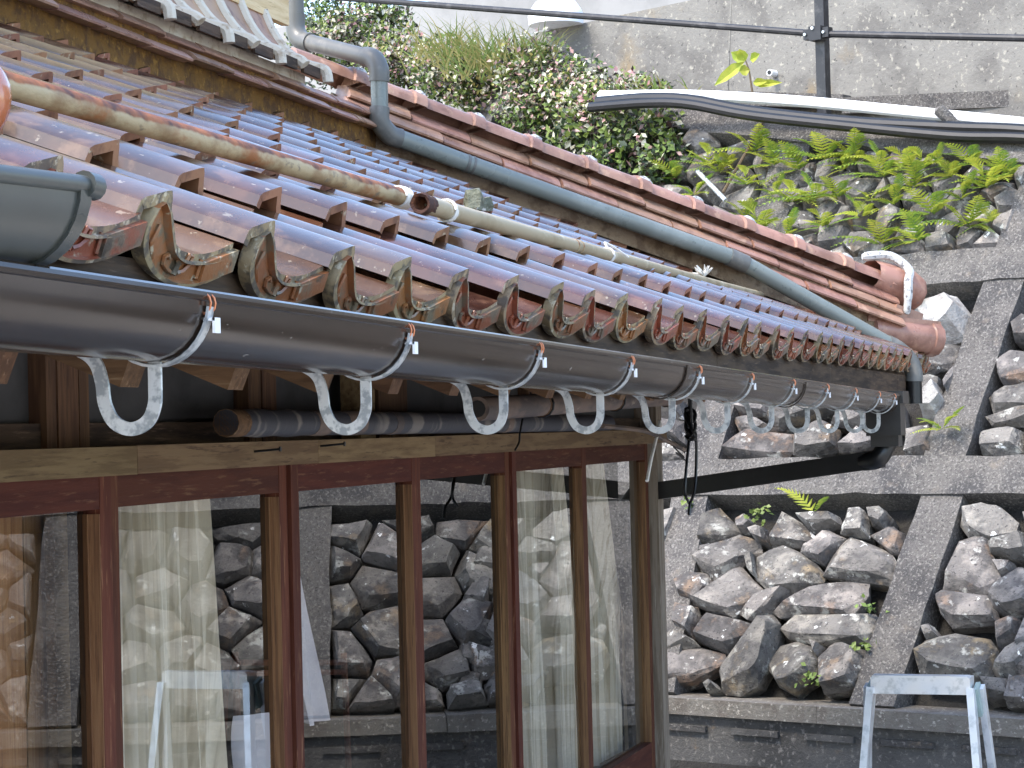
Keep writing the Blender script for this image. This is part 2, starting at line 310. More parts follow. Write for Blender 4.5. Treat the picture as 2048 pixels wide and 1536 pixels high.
# rows of the lattice measured in the photograph
b_lo, b_hi = wab(1900, 1001)[1], wab(1900, 926)[1]        # first horizontal beam
c_lo, c_hi = wab(1960, 577)[1], wab(1960, 512)[1]         # second
TA, TB = wab(1380, 225), wab(2048, 285)                    # top edge: the path runs downhill to the right
def ttop(a): return TA[1]+(TB[1]-TA[1])*(a-TA[0])/(TB[0]-TA[0])
def lin(p, q):
    (a0, b0), (a1, b1) = wab(*p), wab(*q); return lambda b: a0+(a1-a0)*(b-b0)/(b1-b0)
C1r = [lin((1335, 1300), (1388, 1005)), lin((1412, 922), (1455, 780)), lin((1545, 450), (1600, 290))]
C2r = [lin((1777, 1345), (1893, 1003)), lin((1897, 922), (2012, 585)), lin((2045, 500), (2120, 300))]
C1, C2 = C1r[0](.6), C2r[0](.6)
CW = .235
extra = [-1.2, -2.4]
cols = [C1-2.6, C1-1.3, C1, C2, 2.41, 3.62, 4.83]
def colat(k, row, b):
    if k == 2: return C1r[row](b)
    if k == 3: return C2r[row](b)
    return cols[k]-.03*b
AL, AR = cols[0]-.2, cols[-1]+.2
def beam(name, a0, a1, b0, b1, n0, n1, jit=.006):
    """a0, a1 are functions of b; b0, b1 functions of a (or numbers)"""
    fa0 = a0 if callable(a0) else (lambda b, v=a0: v); fa1 = a1 if callable(a1) else (lambda b, v=a1: v)
    fb0 = b0 if callable(b0) else (lambda a, v=b0: v); fb1 = b1 if callable(b1) else (lambda a, v=b1: v)
    am = (fa0(fb0(0))+fa1(fb0(0)))/2
    mb = MB(); na = max(1, int((fa1(0)-fa0(0))/.12)); nb = max(1, int((fb1(am)-fb0(am))/.12)); vs = []; idx = {}
    for i in range(na+1):
        for j in range(nb+1):
            v = j/nb; aa = fa0(0)+(fa1(0)-fa0(0))*i/na if not callable(a0) else am
            b = fb0(aa)+(fb1(aa)-fb0(aa))*v
            a = fa0(b)+(fa1(b)-fa0(b))*i/na
            d = Vector((rnd.uniform(-1, 1), rnd.uniform(-1, 1), rnd.uniform(-1, 1)))*jit
            idx[i, j] = len(vs); vs.append(W(a+d.x, b+d.y, n1+d.z))
    fs = [(idx[i, j], idx[i+1, j], idx[i+1, j+1], idx[i, j+1]) for i in range(na) for j in range(nb)]
    edge = [idx[i, 0] for i in range(na+1)] + [idx[na, j] for j in range(1, nb+1)] + [idx[i, nb] for i in range(na-1, -1, -1)] + [idx[0, j] for j in range(nb-1, 0, -1)]
    base = len(vs)
    for e in edge: vs.append(vs[e] - WN*(n1-n0))
    k = len(edge)
    fs += [(edge[i], edge[(i+1) % k], base+(i+1) % k, base+i) for i in range(k)]
    mb.add(vs, fs); return part(name, mb, M['concrete'], wall)
bk = MB(); bk.add([W(AL, -.4, -.10), W(AR, -.4, -.10), W(AR, ttop(AR), -.10), W(AL, ttop(AL), -.10), W(AL, -.4, -.5), W(AR, -.4, -.5), W(AR, ttop(AR), -.5), W(AL, ttop(AL), -.5)],
    [(0, 1, 2, 3), (4, 7, 6, 5), (0, 4, 5, 1), (3, 2, 6, 7), (1, 5, 6, 2), (0, 3, 7, 4)])
part('backing', bk, M['backing'], wall)
def tlow(a): return ttop(a)-.19
beam('beam', AL, AR, b_lo, b_hi, -.10, .070); beam('beam', AL, AR, c_lo, c_hi, -.10, .072); beam('beam', AL, AR, tlow, ttop, -.10, .080)
for k in range(len(cols)):
    for row, (r0, r1) in enumerate(((-.04, b_lo+.02), (b_hi-.02, c_lo+.02), (c_hi-.02, tlow(cols[k])+.02))):
        if r1-r0 < .25: continue
        beam('column', lambda b, k=k, row=row: colat(k, row, b)-CW/2, lambda b, k=k, row=row: colat(k, row, b)+CW/2, r0, r1, -.10, .058+rnd.uniform(-.004, .004))

def stone_mesh(poly, depth, seed, back=-.09, sub=2, amp=1.0):
    """poly: outline in wall coordinates (metres, around 0,0) -> rough faceted block; local axes a, b, n"""
    r = random.Random(seed); cx = sum(p[0] for p in poly)/len(poly); cy = sum(p[1] for p in poly)/len(poly)
    gx, gy = r.uniform(-.35, .35), r.uniform(-.15, .55)
    size = max(max(abs(p[0]-cx), abs(p[1]-cy)) for p in poly)
    pts = []
    for (a, b) in poly:
        pts.append((a, b, r.uniform(-.015, .02))); pts.append((cx+(a-cx)*.86, cy+(b-cy)*.86, back))
        k = r.uniform(.55, .86); a2, b2 = cx+(a-cx)*k, cy+(b-cy)*k
        pts.append((a2, b2, depth*r.uniform(.75, 1.1) + gx*(a2-cx) + gy*(b2-cy)*-.5))
    bm = bmesh.new(); vs = [bm.verts.new(p) for p in pts]
    res = bmesh.ops.convex_hull(bm, input=vs)
    bmesh.ops.delete(bm, geom=[v for v in bm.verts if not v.link_faces], context='VERTS')
    if sub:
        bmesh.ops.subdivide_edges(bm, edges=bm.edges[:], cuts=sub-1 if sub > 1 else 1, use_grid_fill=True)
        sh = Vector((seed*1.37 % 50, seed*2.11 % 50, 0))
        for v in bm.verts:
            d = noise.noise_vector(v.co*9+sh)*.011*amp + noise.noise_vector(v.co*24+sh)*.005*amp
            v.co += d
        bmesh.ops.triangulate(bm, faces=bm.faces[:])
    bmesh.ops.recalc_face_normals(bm, faces=bm.faces[:])
    me = bpy.data.meshes.new('stone'); bm.to_mesh(me); bm.free(); return me
WR = Matrix((WS, WU, WN)).transposed().to_4x4()
if WR.to_3x3().determinant() < 0: print('left-handed wall frame')
nst = [0]
def stone(poly, depth=None, pale=False, n=0.0, mi=None):
    cx = sum(p[0] for p in poly)/len(poly); cy = sum(p[1] for p in poly)/len(poly)
    loc = [(p[0]-cx, p[1]-cy) for p in poly]; nst[0] += 1
    me = stone_mesh(loc, depth if depth is not None else rnd.uniform(.06, .10), nst[0])
    me.materials.append(M['stone_pale'] if pale else M['stone'])
    return link('stone', me, wall, Matrix.Translation(W(cx, cy, n)) @ WR)
def crop(ox, oy, s, polys, **k):
    for P in polys:
        Q = [wab(ox+x/s, oy+y/s) for x, y in P]; mx, my = sum(q[0] for q in Q)/len(Q), sum(q[1] for q in Q)/len(Q)
        stone([(mx+(q[0]-mx)*1.09, my+(q[1]-my)*1.10) for q in Q], **k)
crop(1100, 1000, 2.866, [
 [(870,95),(975,60),(1100,190),(1000,235),(875,260)], [(1060,110),(1120,90),(1185,170),(1160,200),(1110,190)], [(1170,200),(1230,165),(1265,190),(1255,255),(1190,250)],
 [(1275,190),(1370,100),(1470,160),(1520,215),(1490,265),(1400,255),(1280,270)], [(1440,110),(1540,90),(1660,110),(1680,160),(1560,190),(1500,180)],
 [(1670,190),(1730,60),(1800,60),(1835,130),(1830,225),(1720,210)], [(1830,70),(1930,65),(1960,100),(1930,180),(1850,150)],
 [(830,370),(960,280),(1090,220),(1190,250),(1200,300),(1110,370),(975,480),(900,410)], [(1195,350),(1360,280),(1480,340),(1570,430),(1560,480),(1420,545),(1280,540),(1200,450)],
 [(1450,310),(1600,185),(1690,240),(1640,310),(1580,375),(1500,345)], [(1590,440),(1650,300),(1740,225),(1850,270),(1960,330),(1995,400),(1985,490),(1850,470),(1750,465)],
 [(1850,210),(1970,160),(2030,200),(2016,330),(1960,310)], [(745,500),(830,415),(920,440),(945,540),(880,610),(750,590)],
 [(870,620),(1090,395),(1240,545),(1110,640),(1060,680),(960,655)], [(1100,650),(1200,560),(1385,545),(1290,640),(1210,700),(1150,690)],
 [(1300,640),(1480,510),(1600,475),(1810,480),(1815,560),(1720,670),(1520,665),(1340,670)], [(735,610),(850,630),(875,680),(830,790),(735,730)],
 [(850,760),(920,665),(1050,680),(1150,720),(1170,760),(1100,830),(1040,880),(950,830),(860,810)], [(1340,740),(1430,675),(1600,720),(1750,680),(1850,660),(1885,740),(1830,840),(1700,830),(1500,825),(1380,790)],
 [(650,790),(690,730),(770,770),(865,840),(780,870),(680,890)], [(590,1010),(700,900),(850,860),(990,890),(1000,940),(880,1000),(810,1045),(740,1020),(630,1075)],
 [(980,960),(1060,870),(1160,800),(1265,675),(1310,740),(1300,810),(1250,900),(1260,960),(1200,1060),(1100,1110),(1000,1090)],
 [(1265,940),(1330,850),(1420,815),(1510,850),(1550,940),(1520,1020),(1400,1105),(1330,1070),(1270,980)], [(1560,930),(1610,850),(1720,840),(1800,870),(1830,960),(1760,1090),(1580,1105)],
 [(1520,830),(1590,850),(1550,920)], [(865,290),(945,280),(930,310),(860,320)], [(580,960),(640,880),(675,890),(590,1000)], [(500,80),(640,80),(620,240),(500,300)],
 [(1135,350),(1195,335),(1200,470),(1160,430)], [(900,1080),(960,1060),(985,1100),(920,1115)]])
crop(1448, 900, 3.413, [
 [(1640,440),(1790,380),(1900,410),(2000,490),(1990,560),(1840,630),(1690,590),(1630,520)], [(1530,900),(1620,640),(1800,610),(1830,720),(1890,880),(1780,980),(1510,975)],
 [(1830,640),(2048,590),(2120,740),(1990,760),(1850,720)], [(1460,1030),(1500,990),(1820,1010),(1840,1120),(1880,1190),(1560,1210),(1500,1130)],
 [(1820,1020),(1920,900),(2048,830),(2170,900),(2150,1130),(1950,1140),(1850,1090)], [(1340,1440),(1420,1320),(1590,1265),(1800,1310),(1860,1380),(1850,1500),(1800,1600),(1380,1560)],
 [(1880,1230),(2000,1160),(2040,1200),(2030,1300),(1890,1370)], [(1840,1520),(1950,1370),(2080,1300),(2160,1400),(2050,1530),(1900,1560)],
 [(1770,1590),(1960,1580),(1980,1690),(1800,1700)], [(1970,1590),(2100,1540),(2130,1700),(1990,1720)], [(1850,780),(1990,790),(1960,850),(1900,870)],
 [(1380,1250),(1440,1230),(1500,1290),(1400,1330)], [(2060,480),(2190,430),(2260,560),(2090,580)], [(2150,620),(2330,600),(2370,800),(2200,830)], [(2200,880),(2330,850),(2390,1030),(2220,1100)],
 [(2060,1200),(2260,1170),(2320,1300),(2120,1340)], [(2180,1380),(2350,1340),(2350,1500),(2180,1520)], [(2150,1560),(2330,1550),(2320,1700),(2160,1710)]])
crop(1400, 450, 3.16, [
 [(180,1480),(250,1380),(330,1330),(590,1340),(590,1440),(490,1490),(300,1500)], [(600,1460),(620,1330),(760,1240),(880,1310),(870,1420),(700,1470)], [(890,1430),(1020,1300),(1130,1390),(1000,1430)],
 [(230,1240),(330,1230),(500,1310),(400,1340),(260,1320)], [(450,1230),(560,1170),(840,1140),(850,1170),(640,1240),(510,1310)], [(840,1260),(900,1170),(1090,1130),(1110,1210),(1070,1280),(950,1290)],
 [(260,1200),(300,1120),(450,1120),(440,1200),(340,1220)], [(1310,1300),(1440,1280),(1510,1400),(1490,1480),(1310,1460)], [(1370,840),(1520,780),(1640,780),(1660,850),(1580,930),(1480,950),(1370,940)],
 [(1340,1000),(1470,960),(1550,1020),(1530,1070),(1400,1080)], [(1570,1060),(1590,930),(1630,900),(1630,1000),(1590,1100)], [(1900,900),(1990,830),(2120,830),(2140,990),(1930,1020),(1900,960)],
 [(1840,1100),(1940,1040),(2100,1000),(2140,1180),(1870,1200)], [(1830,1230),(2060,1180),(2140,1200),(2120,1270),(1860,1280)], [(1790,1340),(1920,1290),(2040,1320),(2040,1440),(1900,1480),(1800,1460)],
 [(1980,650),(2060,600),(2200,640),(2180,780),(2000,740)], [(2060,1330),(2240,1300),(2260,1450),(2070,1470)], [(600,1120),(760,1040),(820,1100),(640,1180)], [(1140,1180),(1280,1120),(1290,1280),(1150,1270)]])
crop(1400, 450, 3.16, [[(1370,540),(1440,490),(1620,480),(1720,600),(1680,730),(1550,760),(1440,700)], [(1420,1130),(1540,1060),(1580,1150),(1520,1240),(1420,1230)]], pale=True, depth=.14)
crop(900, 750, 3.413, [[(1530,220),(1610,200),(1600,300),(1560,290)], [(1400,420),(1450,320),(1590,320),(1600,470),(1500,450)], [(1390,560),(1420,480),(1540,470),(1620,570),(1530,600),(1400,605)], [(1340,470),(1400,430),(1380,540),(1340,530)]])

def clip(poly, nx, ny, k):
    out = []
    for i in range(len(poly)):
        p, q = poly[i], poly[(i+1) % len(poly)]
        dp, dq = nx*p[0]+ny*p[1]-k, nx*q[0]+ny*q[1]-k
        if dp <= 0: out.append(p)
        if dp*dq < 0:
            t = dp/(dp-dq); out.append((p[0]+(q[0]-p[0])*t, p[1]+(q[1]-p[1])*t))
    return out
def fill(a0, a1, b0, b1, sp, seed, depth=(.06, .10), keep=None):
    r = random.Random(seed); S = []
    for _ in range(4000):
        p = (r.uniform(a0, a1), r.uniform(b0, b1)); lim = sp*r.uniform(.62, 1.05)
        if all((p[0]-q[0])**2+(p[1]-q[1])**2 > lim*lim for q in S): S.append(p)
    for i, p in enumerate(S):
        poly = [(a0, b0), (a1, b0), (a1, b1), (a0, b1)]
        for j, q in enumerate(S):
            if j == i: continue
            nx, ny = q[0]-p[0], q[1]-p[1]; k = nx*(p[0]+q[0])/2+ny*(p[1]+q[1])/2
            poly = clip(poly, nx, ny, k)
            if len(poly) < 3: break
        if len(poly) < 3: continue
        if keep and not keep(p): continue
        cx = sum(v[0] for v in poly)/len(poly); cy = sum(v[1] for v in poly)/len(poly)
        poly = [(cx+(v[0]-cx)*.95+r.uniform(-.012, .012), cy+(v[1]-cy)*.93+r.uniform(-.012, .012)) for v in poly]
        stone(poly, r.uniform(*depth))
cw2 = CW/2+.01
# bottom row: the panels off to the right (seen in the window glass) and the one hidden behind the house corner
def cl(k, row, b): return colat(k, row, b)
a_r = wab(2075, 1150)[0]
fill(a_r, cols[4]-cw2, .0, b_lo-.07, .27, 14)
for k in (4, 5): fill(cols[k]+cw2, cols[k+1]-cw2, .0, b_lo-.07, .27, 11+k)
fill(cols[1]+cw2, cl(2, 0, .6)-cw2, .0, b_lo-.07, .27, 40)
a_r = wab(2090, 750)[0]
fill(a_r, cols[4]-cw2, b_hi+.02, c_lo-.06, .30, 54)
fill(cols[4]+cw2, cols[5]-cw2, b_hi+.02, c_lo-.06, .30, 55)
# top row under the ferns: slanted panel between the leaning columns
for (a0, a1, sd_, sp) in ((cl(2, 2, 3.1)+cw2-.06, cl(3, 2, 3.1)-cw2+.02, 71, .205), (cl(3, 2, 3.1)+cw2, cl(3, 2, 3.1)+cw2+.45, 72, .22), (cl(2, 2, 3.1)-cw2-.9, cl(2, 2, 3.1)-cw2, 73, .26)):
    fill(a0, a1, c_hi+.01, tlow((a0+a1)/2)+.06, sp, sd_, keep=lambda p: p[1] < tlow(p[0])-.02)
print('stones', nst[0])
# concrete curb under the slope
cz = WO.z - .02
cb = MB(); q0 = WO + WS*AL; q1 = WO + WS*AR
def curb_box(a0, a1, f0, f1, z0, z1, mb, mi=0):     # f: distance in front of the slope foot
    vs = []
    for z in (z0, z1):
        for (a, f) in ((a0, f0), (a1, f0), (a1, f1), (a0, f1)): P = WO + WS*a - WIN*f; vs.append((P.x, P.y, z))
    mb.add(vs, [(3, 2, 1, 0), (4, 5, 6, 7), (0, 1, 5, 4), (1, 2, 6, 5), (2, 3, 7, 6), (3, 0, 4, 7)], mi)
curb_box(AL, AR, -.6, .10, 0.0, cz-.075, cb); part('curb', cb, M['curb'], wall)
lg = MB()
a = AL
while a < AR:
    a2 = min(a+rnd.uniform(.9, 1.5), AR); curb_box(a, a2-.004, -.6, .135+rnd.uniform(0, .012), cz-.08, cz+rnd.uniform(-.006, .006), lg); a = a2
part('curb_ledge', lg, M['curbtop'], wall)
for k in range(-6, 14):          # shallow formwork pockets cast in the curb face, shown as thin dark-edged fillets
    f = MB(); a0 = wab(1330, 1430)[0] + .42*k
    curb_box(a0, a0+.27, .095, .122, cz-.165-.0*k, cz-.135, f); part('formwork_fillet', f, M['curb'], wall)
for k in range(-3, 8):
    f = MB(); a0 = wab(1330, 1430)[0] + .42*k*1.6+.1
    curb_box(a0, a0+.55, .095, .13, cz-.44, cz-.36, f); part('formwork_fillet', f, M['curb'], wall)

# path on top of the wall, upper concrete wall, pale wall behind
def hz(a, f, dz=0.0): P = W(a, ttop(a), .08) - WIN*f; return Vector((P.x, P.y, P.z+dz))   # f negative = further back
pz = hz(0, 0).z
def a_of(P): return (P-WO).dot(WS)
pm = MB(); pm.add([hz(AL, .02), hz(AR, .02), hz(AR, -3), hz(AL, -3), hz(AL, .02, -.12), hz(AR, .02, -.12), hz(AR, -3, -.12), hz(AL, -3, -.12)],
    [(0, 1, 2, 3), (7, 6, 5, 4), (0, 4, 5, 1), (1, 5, 6, 2), (2, 6, 7, 3), (3, 7, 4, 0)])
struct('path', pm, M['concrete'])
UPF = -1.15
UP0 = hz(0, UPF)
def on_up(px, py, f=0.0): return on_plane(px, py, hz(0, UPF+f), WIN)
uw = MB(); e0, e1 = on_up(1075, 60), on_up(1420, -8)
Rr = hz(AR+1, UPF); L0 = hz(AL-1, UPF)
def low(p): return hz(a_of(p), UPF).z-.1
tops = [(L0, e0.z-.05), (e0, e0.z-.02), (e1, e1.z), (Rr, e1.z+1.0)]
vs = []
for dpt in (0, .3):
    for (p, z) in tops: q = p+WIN*dpt; vs += [(q.x, q.y, low(p)), (q.x, q.y, z)]
fs = []
for i in range(3): fs += [(2*i, 2*i+2, 2*i+3, 2*i+1), (8+2*i, 8+2*i+1, 8+2*i+3, 8+2*i+2), (2*i+1, 2*i+3, 8+2*i+3, 8+2*i+1)]
fs += [(0, 1, 9, 8), (6, 14, 15, 7)]
uw.add(vs, fs)
upw = thing('upper_concrete_wall', 'lichen spotted concrete wall above the path behind the handrail', 'wall', (UP0.x, UP0.y, pz))
part('wall_face', uw, M['upper'], upw)
for px in (1455, 1868):
    s1, s2 = on_up(px+8, -10, .012), on_up(px, 192, .012); mm = MB(); mm.span(s1, s2, .012, .012, WIN); part('joint_line', mm, M['white' if px > 1500 else 'upper'], upw)
lb = MB()
for (x0, y0, x1, y1, h) in ((1400, 196, 1700, 206, .09), (1700, 214, 2120, 196, .10)):
    p, q = on_up(x0, y0, .10), on_up(x1, y1, .10); lb.span(p, q, .2, h)
part('footing', lb, M['concrete'], upw)
P = on_up(1553, 148, .03)
ww = MB(); ww.tube([P+WIN*.05, P-WIN*.09], .022, 10); part('weep_pipe', ww, M['white'], upw, True)
ww = MB(); ww.tube([P-WIN*.086, P-WIN*.0915], .015, 10); part('weep_hole', ww, M['black'], upw)
pb = MB(); q0 = on_up(300, 40, -1.9); q1 = on_up(1900, 40, -1.9); pb.span((q0.x, q0.y, pz+.4), (q1.x, q1.y, pz+.4), .2, 3.0)
solo('pale_rendered_wall', pb, M['pale'], 'pale grey rendered wall glimpsed behind the bush top', 'wall')

# handrail on the path edge
def on_rail(px, py): return on_plane(px, py, hz(0, -.25), WIN)
rl = thing('handrail', 'charcoal metal handrail above the retaining wall', 'railing', on_rail(1645, 205))
Pb, Pt = on_rail(1648, 205), on_rail(1641, -60); Pb.z = hz(a_of(Pb), 0).z-.04
m_ = MB(); m_.span(Pb, (Pb.x, Pb.y, Pt.z), .062, .062, WIN); part('post', m_, M['rail'], rl)
J = on_rail(1642, 70); J = Vector((Pb.x, Pb.y, J.z)) - WIN*.05
A0 = on_rail(560, -12); A1 = on_rail(2300, 84)
m_ = MB(); m_.tube([A0-WIN*.05, J], .021, 10); part('rail_bar', m_, M['rail'], rl, True)
m_ = MB(); m_.tube([J, A1-WIN*.05], .021, 10); part('rail_bar', m_, M['rail'], rl, True)
m_ = MB(); m_.span(J+Vector((0, 0, .042)), J-Vector((0, 0, .042)), .082, .082, WIN); m_.span(J-WS*.085, J+WS*.085, .055, .06, (0, 0, 1)); part('clamp', m_, M['rail'], rl)
for d in (-.07, .055):
    m_ = MB(); c = J+WS*d-WIN*.028; m_.tube([c, c-WIN*.012], .009, 8); part('bolt', m_, M['galv'], rl)
m_ = MB(); c = J+WS*-.012-WIN*.04+Vector((0, 0, .03)); m_.tube([c, c-WIN*.01], .010, 8); part('bolt', m_, M['galv'], rl)

# hoses lying on the path edge
def on_edge(px, py, f=.05): return on_plane(px, py, hz(0, f), WIN)
def hose(pts, r, m, lab, f):
    mb = MB(); mb.tube(curve([on_edge(x, y, f) for x, y in pts]), r, 10); solo('hose' if m == 'black' else 'conduit_pipe', mb, M[m], lab, 'pipe', smooth=True)
hose([(1200, 192), (1390, 191), (1600, 203), (1800, 222), (2060, 248), (2300, 275)], .034, 'white', 'white plastic conduit lying along the path edge', .05)
hose([(1195, 205), (1290, 197), (1380, 200), (1500, 222), (1700, 244), (1900, 255), (2060, 262), (2300, 290)], .036, 'black', 'upper black hose lying below the white conduit', .14)
hose([(1180, 215), (1300, 206), (1380, 209), (1500, 231), (1680, 251), (1900, 272), (2060, 277), (2300, 300)], .032, 'black', 'lower black hose sagging over the wall top', .17)
# small things on the wall face
mb = MB(); p, q = wab(1420, 375), wab(1470, 425); mb.tube([W(*p, .16), W(*q, .12)], .014, 8); solo('metal_rod', mb, M['galv'], 'short grey metal rod among the ferns', 'rod', smooth=True)
mb = MB(); mb.tube([W(*wab(1905, 262), .20), W(*wab(1940, 282), .06)], .035, 10); mb.tube([W(*wab(1904.7, 261.6), .2025), W(*wab(1905, 262), .198)], .026, 10)
solo('drain_stub', mb, M['concrete'], 'grey drain stub poking out under the black hoses', 'pipe', smooth=True)
mb = MB(); mb.tube([W(*wab(1555, 240), .10), W(*wab(1510, 330), .12), W(*wab(1462, 405), .10)], .009, 6); solo('bamboo_cane', mb, M['stem'], 'thin cane leaning behind the leftmost ferns', 'cane')
# white rounded tank top behind the rail
wt = MB(); c0 = on_up(1112, 45, .1); R_ = .19; vs = []; n = 20; rings = [(-.02, 1.0), (.05, 1.02), (.07, .98), (.09, .93), (.14, .75), (.16, .45), (.165, 0.05)]
for (z, k) in rings: vs += [c0+Vector((math.cos(2*math.pi*i/n)*R_*k, math.sin(2*math.pi*i/n)*R_*k, z)) for i in range(n)]
fs = [(j*n+i, j*n+(i+1) % n, (j+1)*n+(i+1) % n, (j+1)*n+i) for j in range(len(rings)-1) for i in range(n)] + [tuple((len(rings)-1)*n+i for i in range(n)), tuple(range(n-1, -1, -1))]
wt.add(vs, fs); mm = MB(); solo('plastic_tank', wt, M['white'], 'white rounded plastic tank lid behind the handrail', 'tank', smooth=True)

# ================================================================== HOUSE
XC = 10.2
house = thing('house', 'old wooden house with glazed red tile roof and glass sliding doors', 'house', (6, 3, 0))
YW = 1.9009
# ---- roof deck
def hipx(y): return XC-(y-YT)
dk = MB(); YTOP = 3.2
def dz(y): return roofz(y)-.092
vs = []
for zoff in (0, -.03):
    vs += [(-1.0, 1.06, dz(1.06)+zoff), (hipx(1.06), 1.06, dz(1.06)+zoff), (hipx(YTOP), YTOP, dz(YTOP)+zoff), (-1.0, YTOP, dz(YTOP)+zoff)]
    vs += [(hipx(1.06), 1.06+9, dz(1.06)+zoff), (hipx(YTOP), 1.06+6.9, dz(YTOP)+zoff)]
dk.add(vs, [(0, 1, 2, 3), (1, 4, 5, 2), (9, 8, 7, 6), (8, 11, 10, 7), (0, 6, 7, 1), (1, 7, 10, 4)])
roof = part('roof', dk, M['wood_dark'], house)

# ---- tiles
PROF = [(-.003, .0205), (.001, .0365), (.009, .041), (.057, .0530), (.066, .0540), (.072, .047), (.079, .032), (.091, .015), (.110, .001), (.132, -.006), (.160, -.0075), (.190, -.005), (.218, .0), (.243, .0075), (.262, .0145)]
CRU, CRZ = .063, .054
def tile_mb(length, ny, eave=False):
    mb = MB(); PR = PROF; N = len(PR); thr = .0135 if not eave else .009
    Q = []
    for i in range(N):
        a, b = Vector(PR[max(i-1, 0)]), Vector(PR[min(i+1, N-1)]); t = (b-a).normalized(); th = .0135 if PR[i][0] < .08 else thr; Q.append((PR[i][0]+t.y*th, PR[i][1]-t.x*th))
    vs = []
    for j in range(ny+1):
        v = length*j/ny
        for (u, z) in PR: vs.append((u, v, z))
        for (u, z) in Q: vs.append((u, v, z))
    S = 2*N
    for j in range(ny):
        mb_f = [(j*S+i, j*S+i+1, (j+1)*S+i+1, (j+1)*S+i) for i in range(N-1)]
        if j == 0: mb.add(vs, mb_f, 0); b0 = 0
        else:
            for f in mb_f: mb.f.append(list(f)); mb.m.append(0)
        for i in range(N-1): mb.f.append([j*S+N+i+1, j*S+N+i, (j+1)*S+N+i, (j+1)*S+N+i+1]); mb.m.append(1)
        for i in (0, N-1): mb.f.append([j*S+i, (j+1)*S+i, (j+1)*S+N+i, j*S+N+i]); mb.m.append(0 if i == 0 else 1)
    em = 3 if eave else 1
    for i in range(N-1):
        mb.f.append([i+1, i, N+i, N+i+1]); mb.m.append(em)
        k = ny*S; mb.f.append([k+i, k+i+1, k+N+i+1, k+N+i]); mb.m.append(1)
    if eave:
        top = [(.050, .0405), (.069, .032), (.084, .018), (.108, -.005), (.132, -.0135), (.16, -.0150), (.19, -.0125), (.22, -.0075), (.266, .0075)]
        bot = [(.034, .033), (.021, .010), (.030, -.014), (.062, -.033), (.105, -.043), (.145, -.0445), (.182, -.041), (.222, -.032), (.266, -.017)]
        top = [(p[0], p[1]) for p in curve([Vector((*p, 0)) for p in top], 3)]; bot = [(p[0], p[1]) for p in curve([Vector((*p, 0)) for p in bot], 3)]
        K = len(top); f0, f1, f2 = -.006, .010, 0.0005
        def rimmed(t, b, k): return (t[0]+(b[0]-t[0])*k, t[1]+(b[1]-t[1])*k)
        vs = []
        rows_ = []
        for k, v in ((0, f0), (.10, f0-.001), (.17, f2), (.80, f2), (.86, f0-.001), (1, f0)):
            rows_.append([Vector((rimmed(t, b, k)[0], v, rimmed(t, b, k)[1])) for t, b in zip(top, bot)])
        for rr in rows_: vs += rr
        vs += [Vector((p.x, f1, p.z)) for p in rows_[0]] + [Vector((p.x, f1, p.z)) for p in rows_[-1]]
        fs = []; ms = []
        for r_ in range(5):
            for i in range(K-1):
                fs.append((r_*K+i, r_*K+i+1, (r_+1)*K+i+1, (r_+1)*K+i)); ms.append(3 if r_ in (0, 4) else 2)
        for i in range(K-1):
            fs.append((5*K+i, 5*K+i+1, 7*K+i+1, 7*K+i)); ms.append(3)
            fs.append((6*K+i, 6*K+i+1, i+1, i)); ms.append(3)
            fs.append((7*K+i, 7*K+i+1, 6*K+i+1, 6*K+i)); ms.append(1)
        for i in (0, K-1):
            fs.append((6*K+i, i, 5*K+i, 7*K+i)); ms.append(2)
        b = len(mb.v); mb.v += vs
        for f, m0 in zip(fs, ms): mb.f.append([b+i for i in f]); mb.m.append(m0)
        # arabesque: stem and two curls, and the raised end bar
        def rel(pts, r): mb.tube([Vector((u, -.0015, z)) for u, z in pts], r, 5, 2)
        rel([(.124, -.013), (.128, -.021), (.124, -.033)], .0045)
        for sg in (1, -1):
            c0 = .122 if sg < 0 else .130
            rel([(c0+sg*.003, -.031), (c0+sg*.016, -.028), (c0+sg*.029, -.021+.002*sg), (c0+sg*.031, -.013+.003*sg), (c0+sg*.022, -.011+.002*sg), (c0+sg*.018, -.017)], .0028)
        rel([(.058, .016), (.050, -.004), (.062, -.020)], .0028)
        rel([(.186, -.011), (.186, -.033)], .003)
        # plain right-hand cheek of the plate
        mb.add([(.190, -.0066, -.013), (.268, -.0072, .008), (.268, -.0072, -.0175), (.190, -.0066, -.0385), (.190, .004, -.013), (.268, .004, .008), (.268, .004, -.0175), (.190, .004, -.0385)],
               [(0, 1, 2, 3), (0, 4, 5, 1), (3, 2, 6, 7), (1, 5, 6, 2), (0, 3, 7, 4)], 2)
    return mb
TM = [M['tile'], M['tile_end'], M['eave_face'], M['eave_rim']]
tile_me = tile_mb(.285, 3).mesh('tile', TM[:2], 40)
eave_me = tile_mb(.285, 3, True).mesh('eave_tile', TM, 40)
SAG = [.034, .028, .022, .014, .003, -.007, -.007, -.006, -.006, -.005, -.002, 0.0, .001]
def sag(i):
    i += 3; return (SAG[i] if 0 <= i < len(SAG) else (SAG[0] if i < 0 else -.002)) + .0019*(i-3)*(1 if i > 3 else 0)
nt = 0
ANG = math.atan(SL)
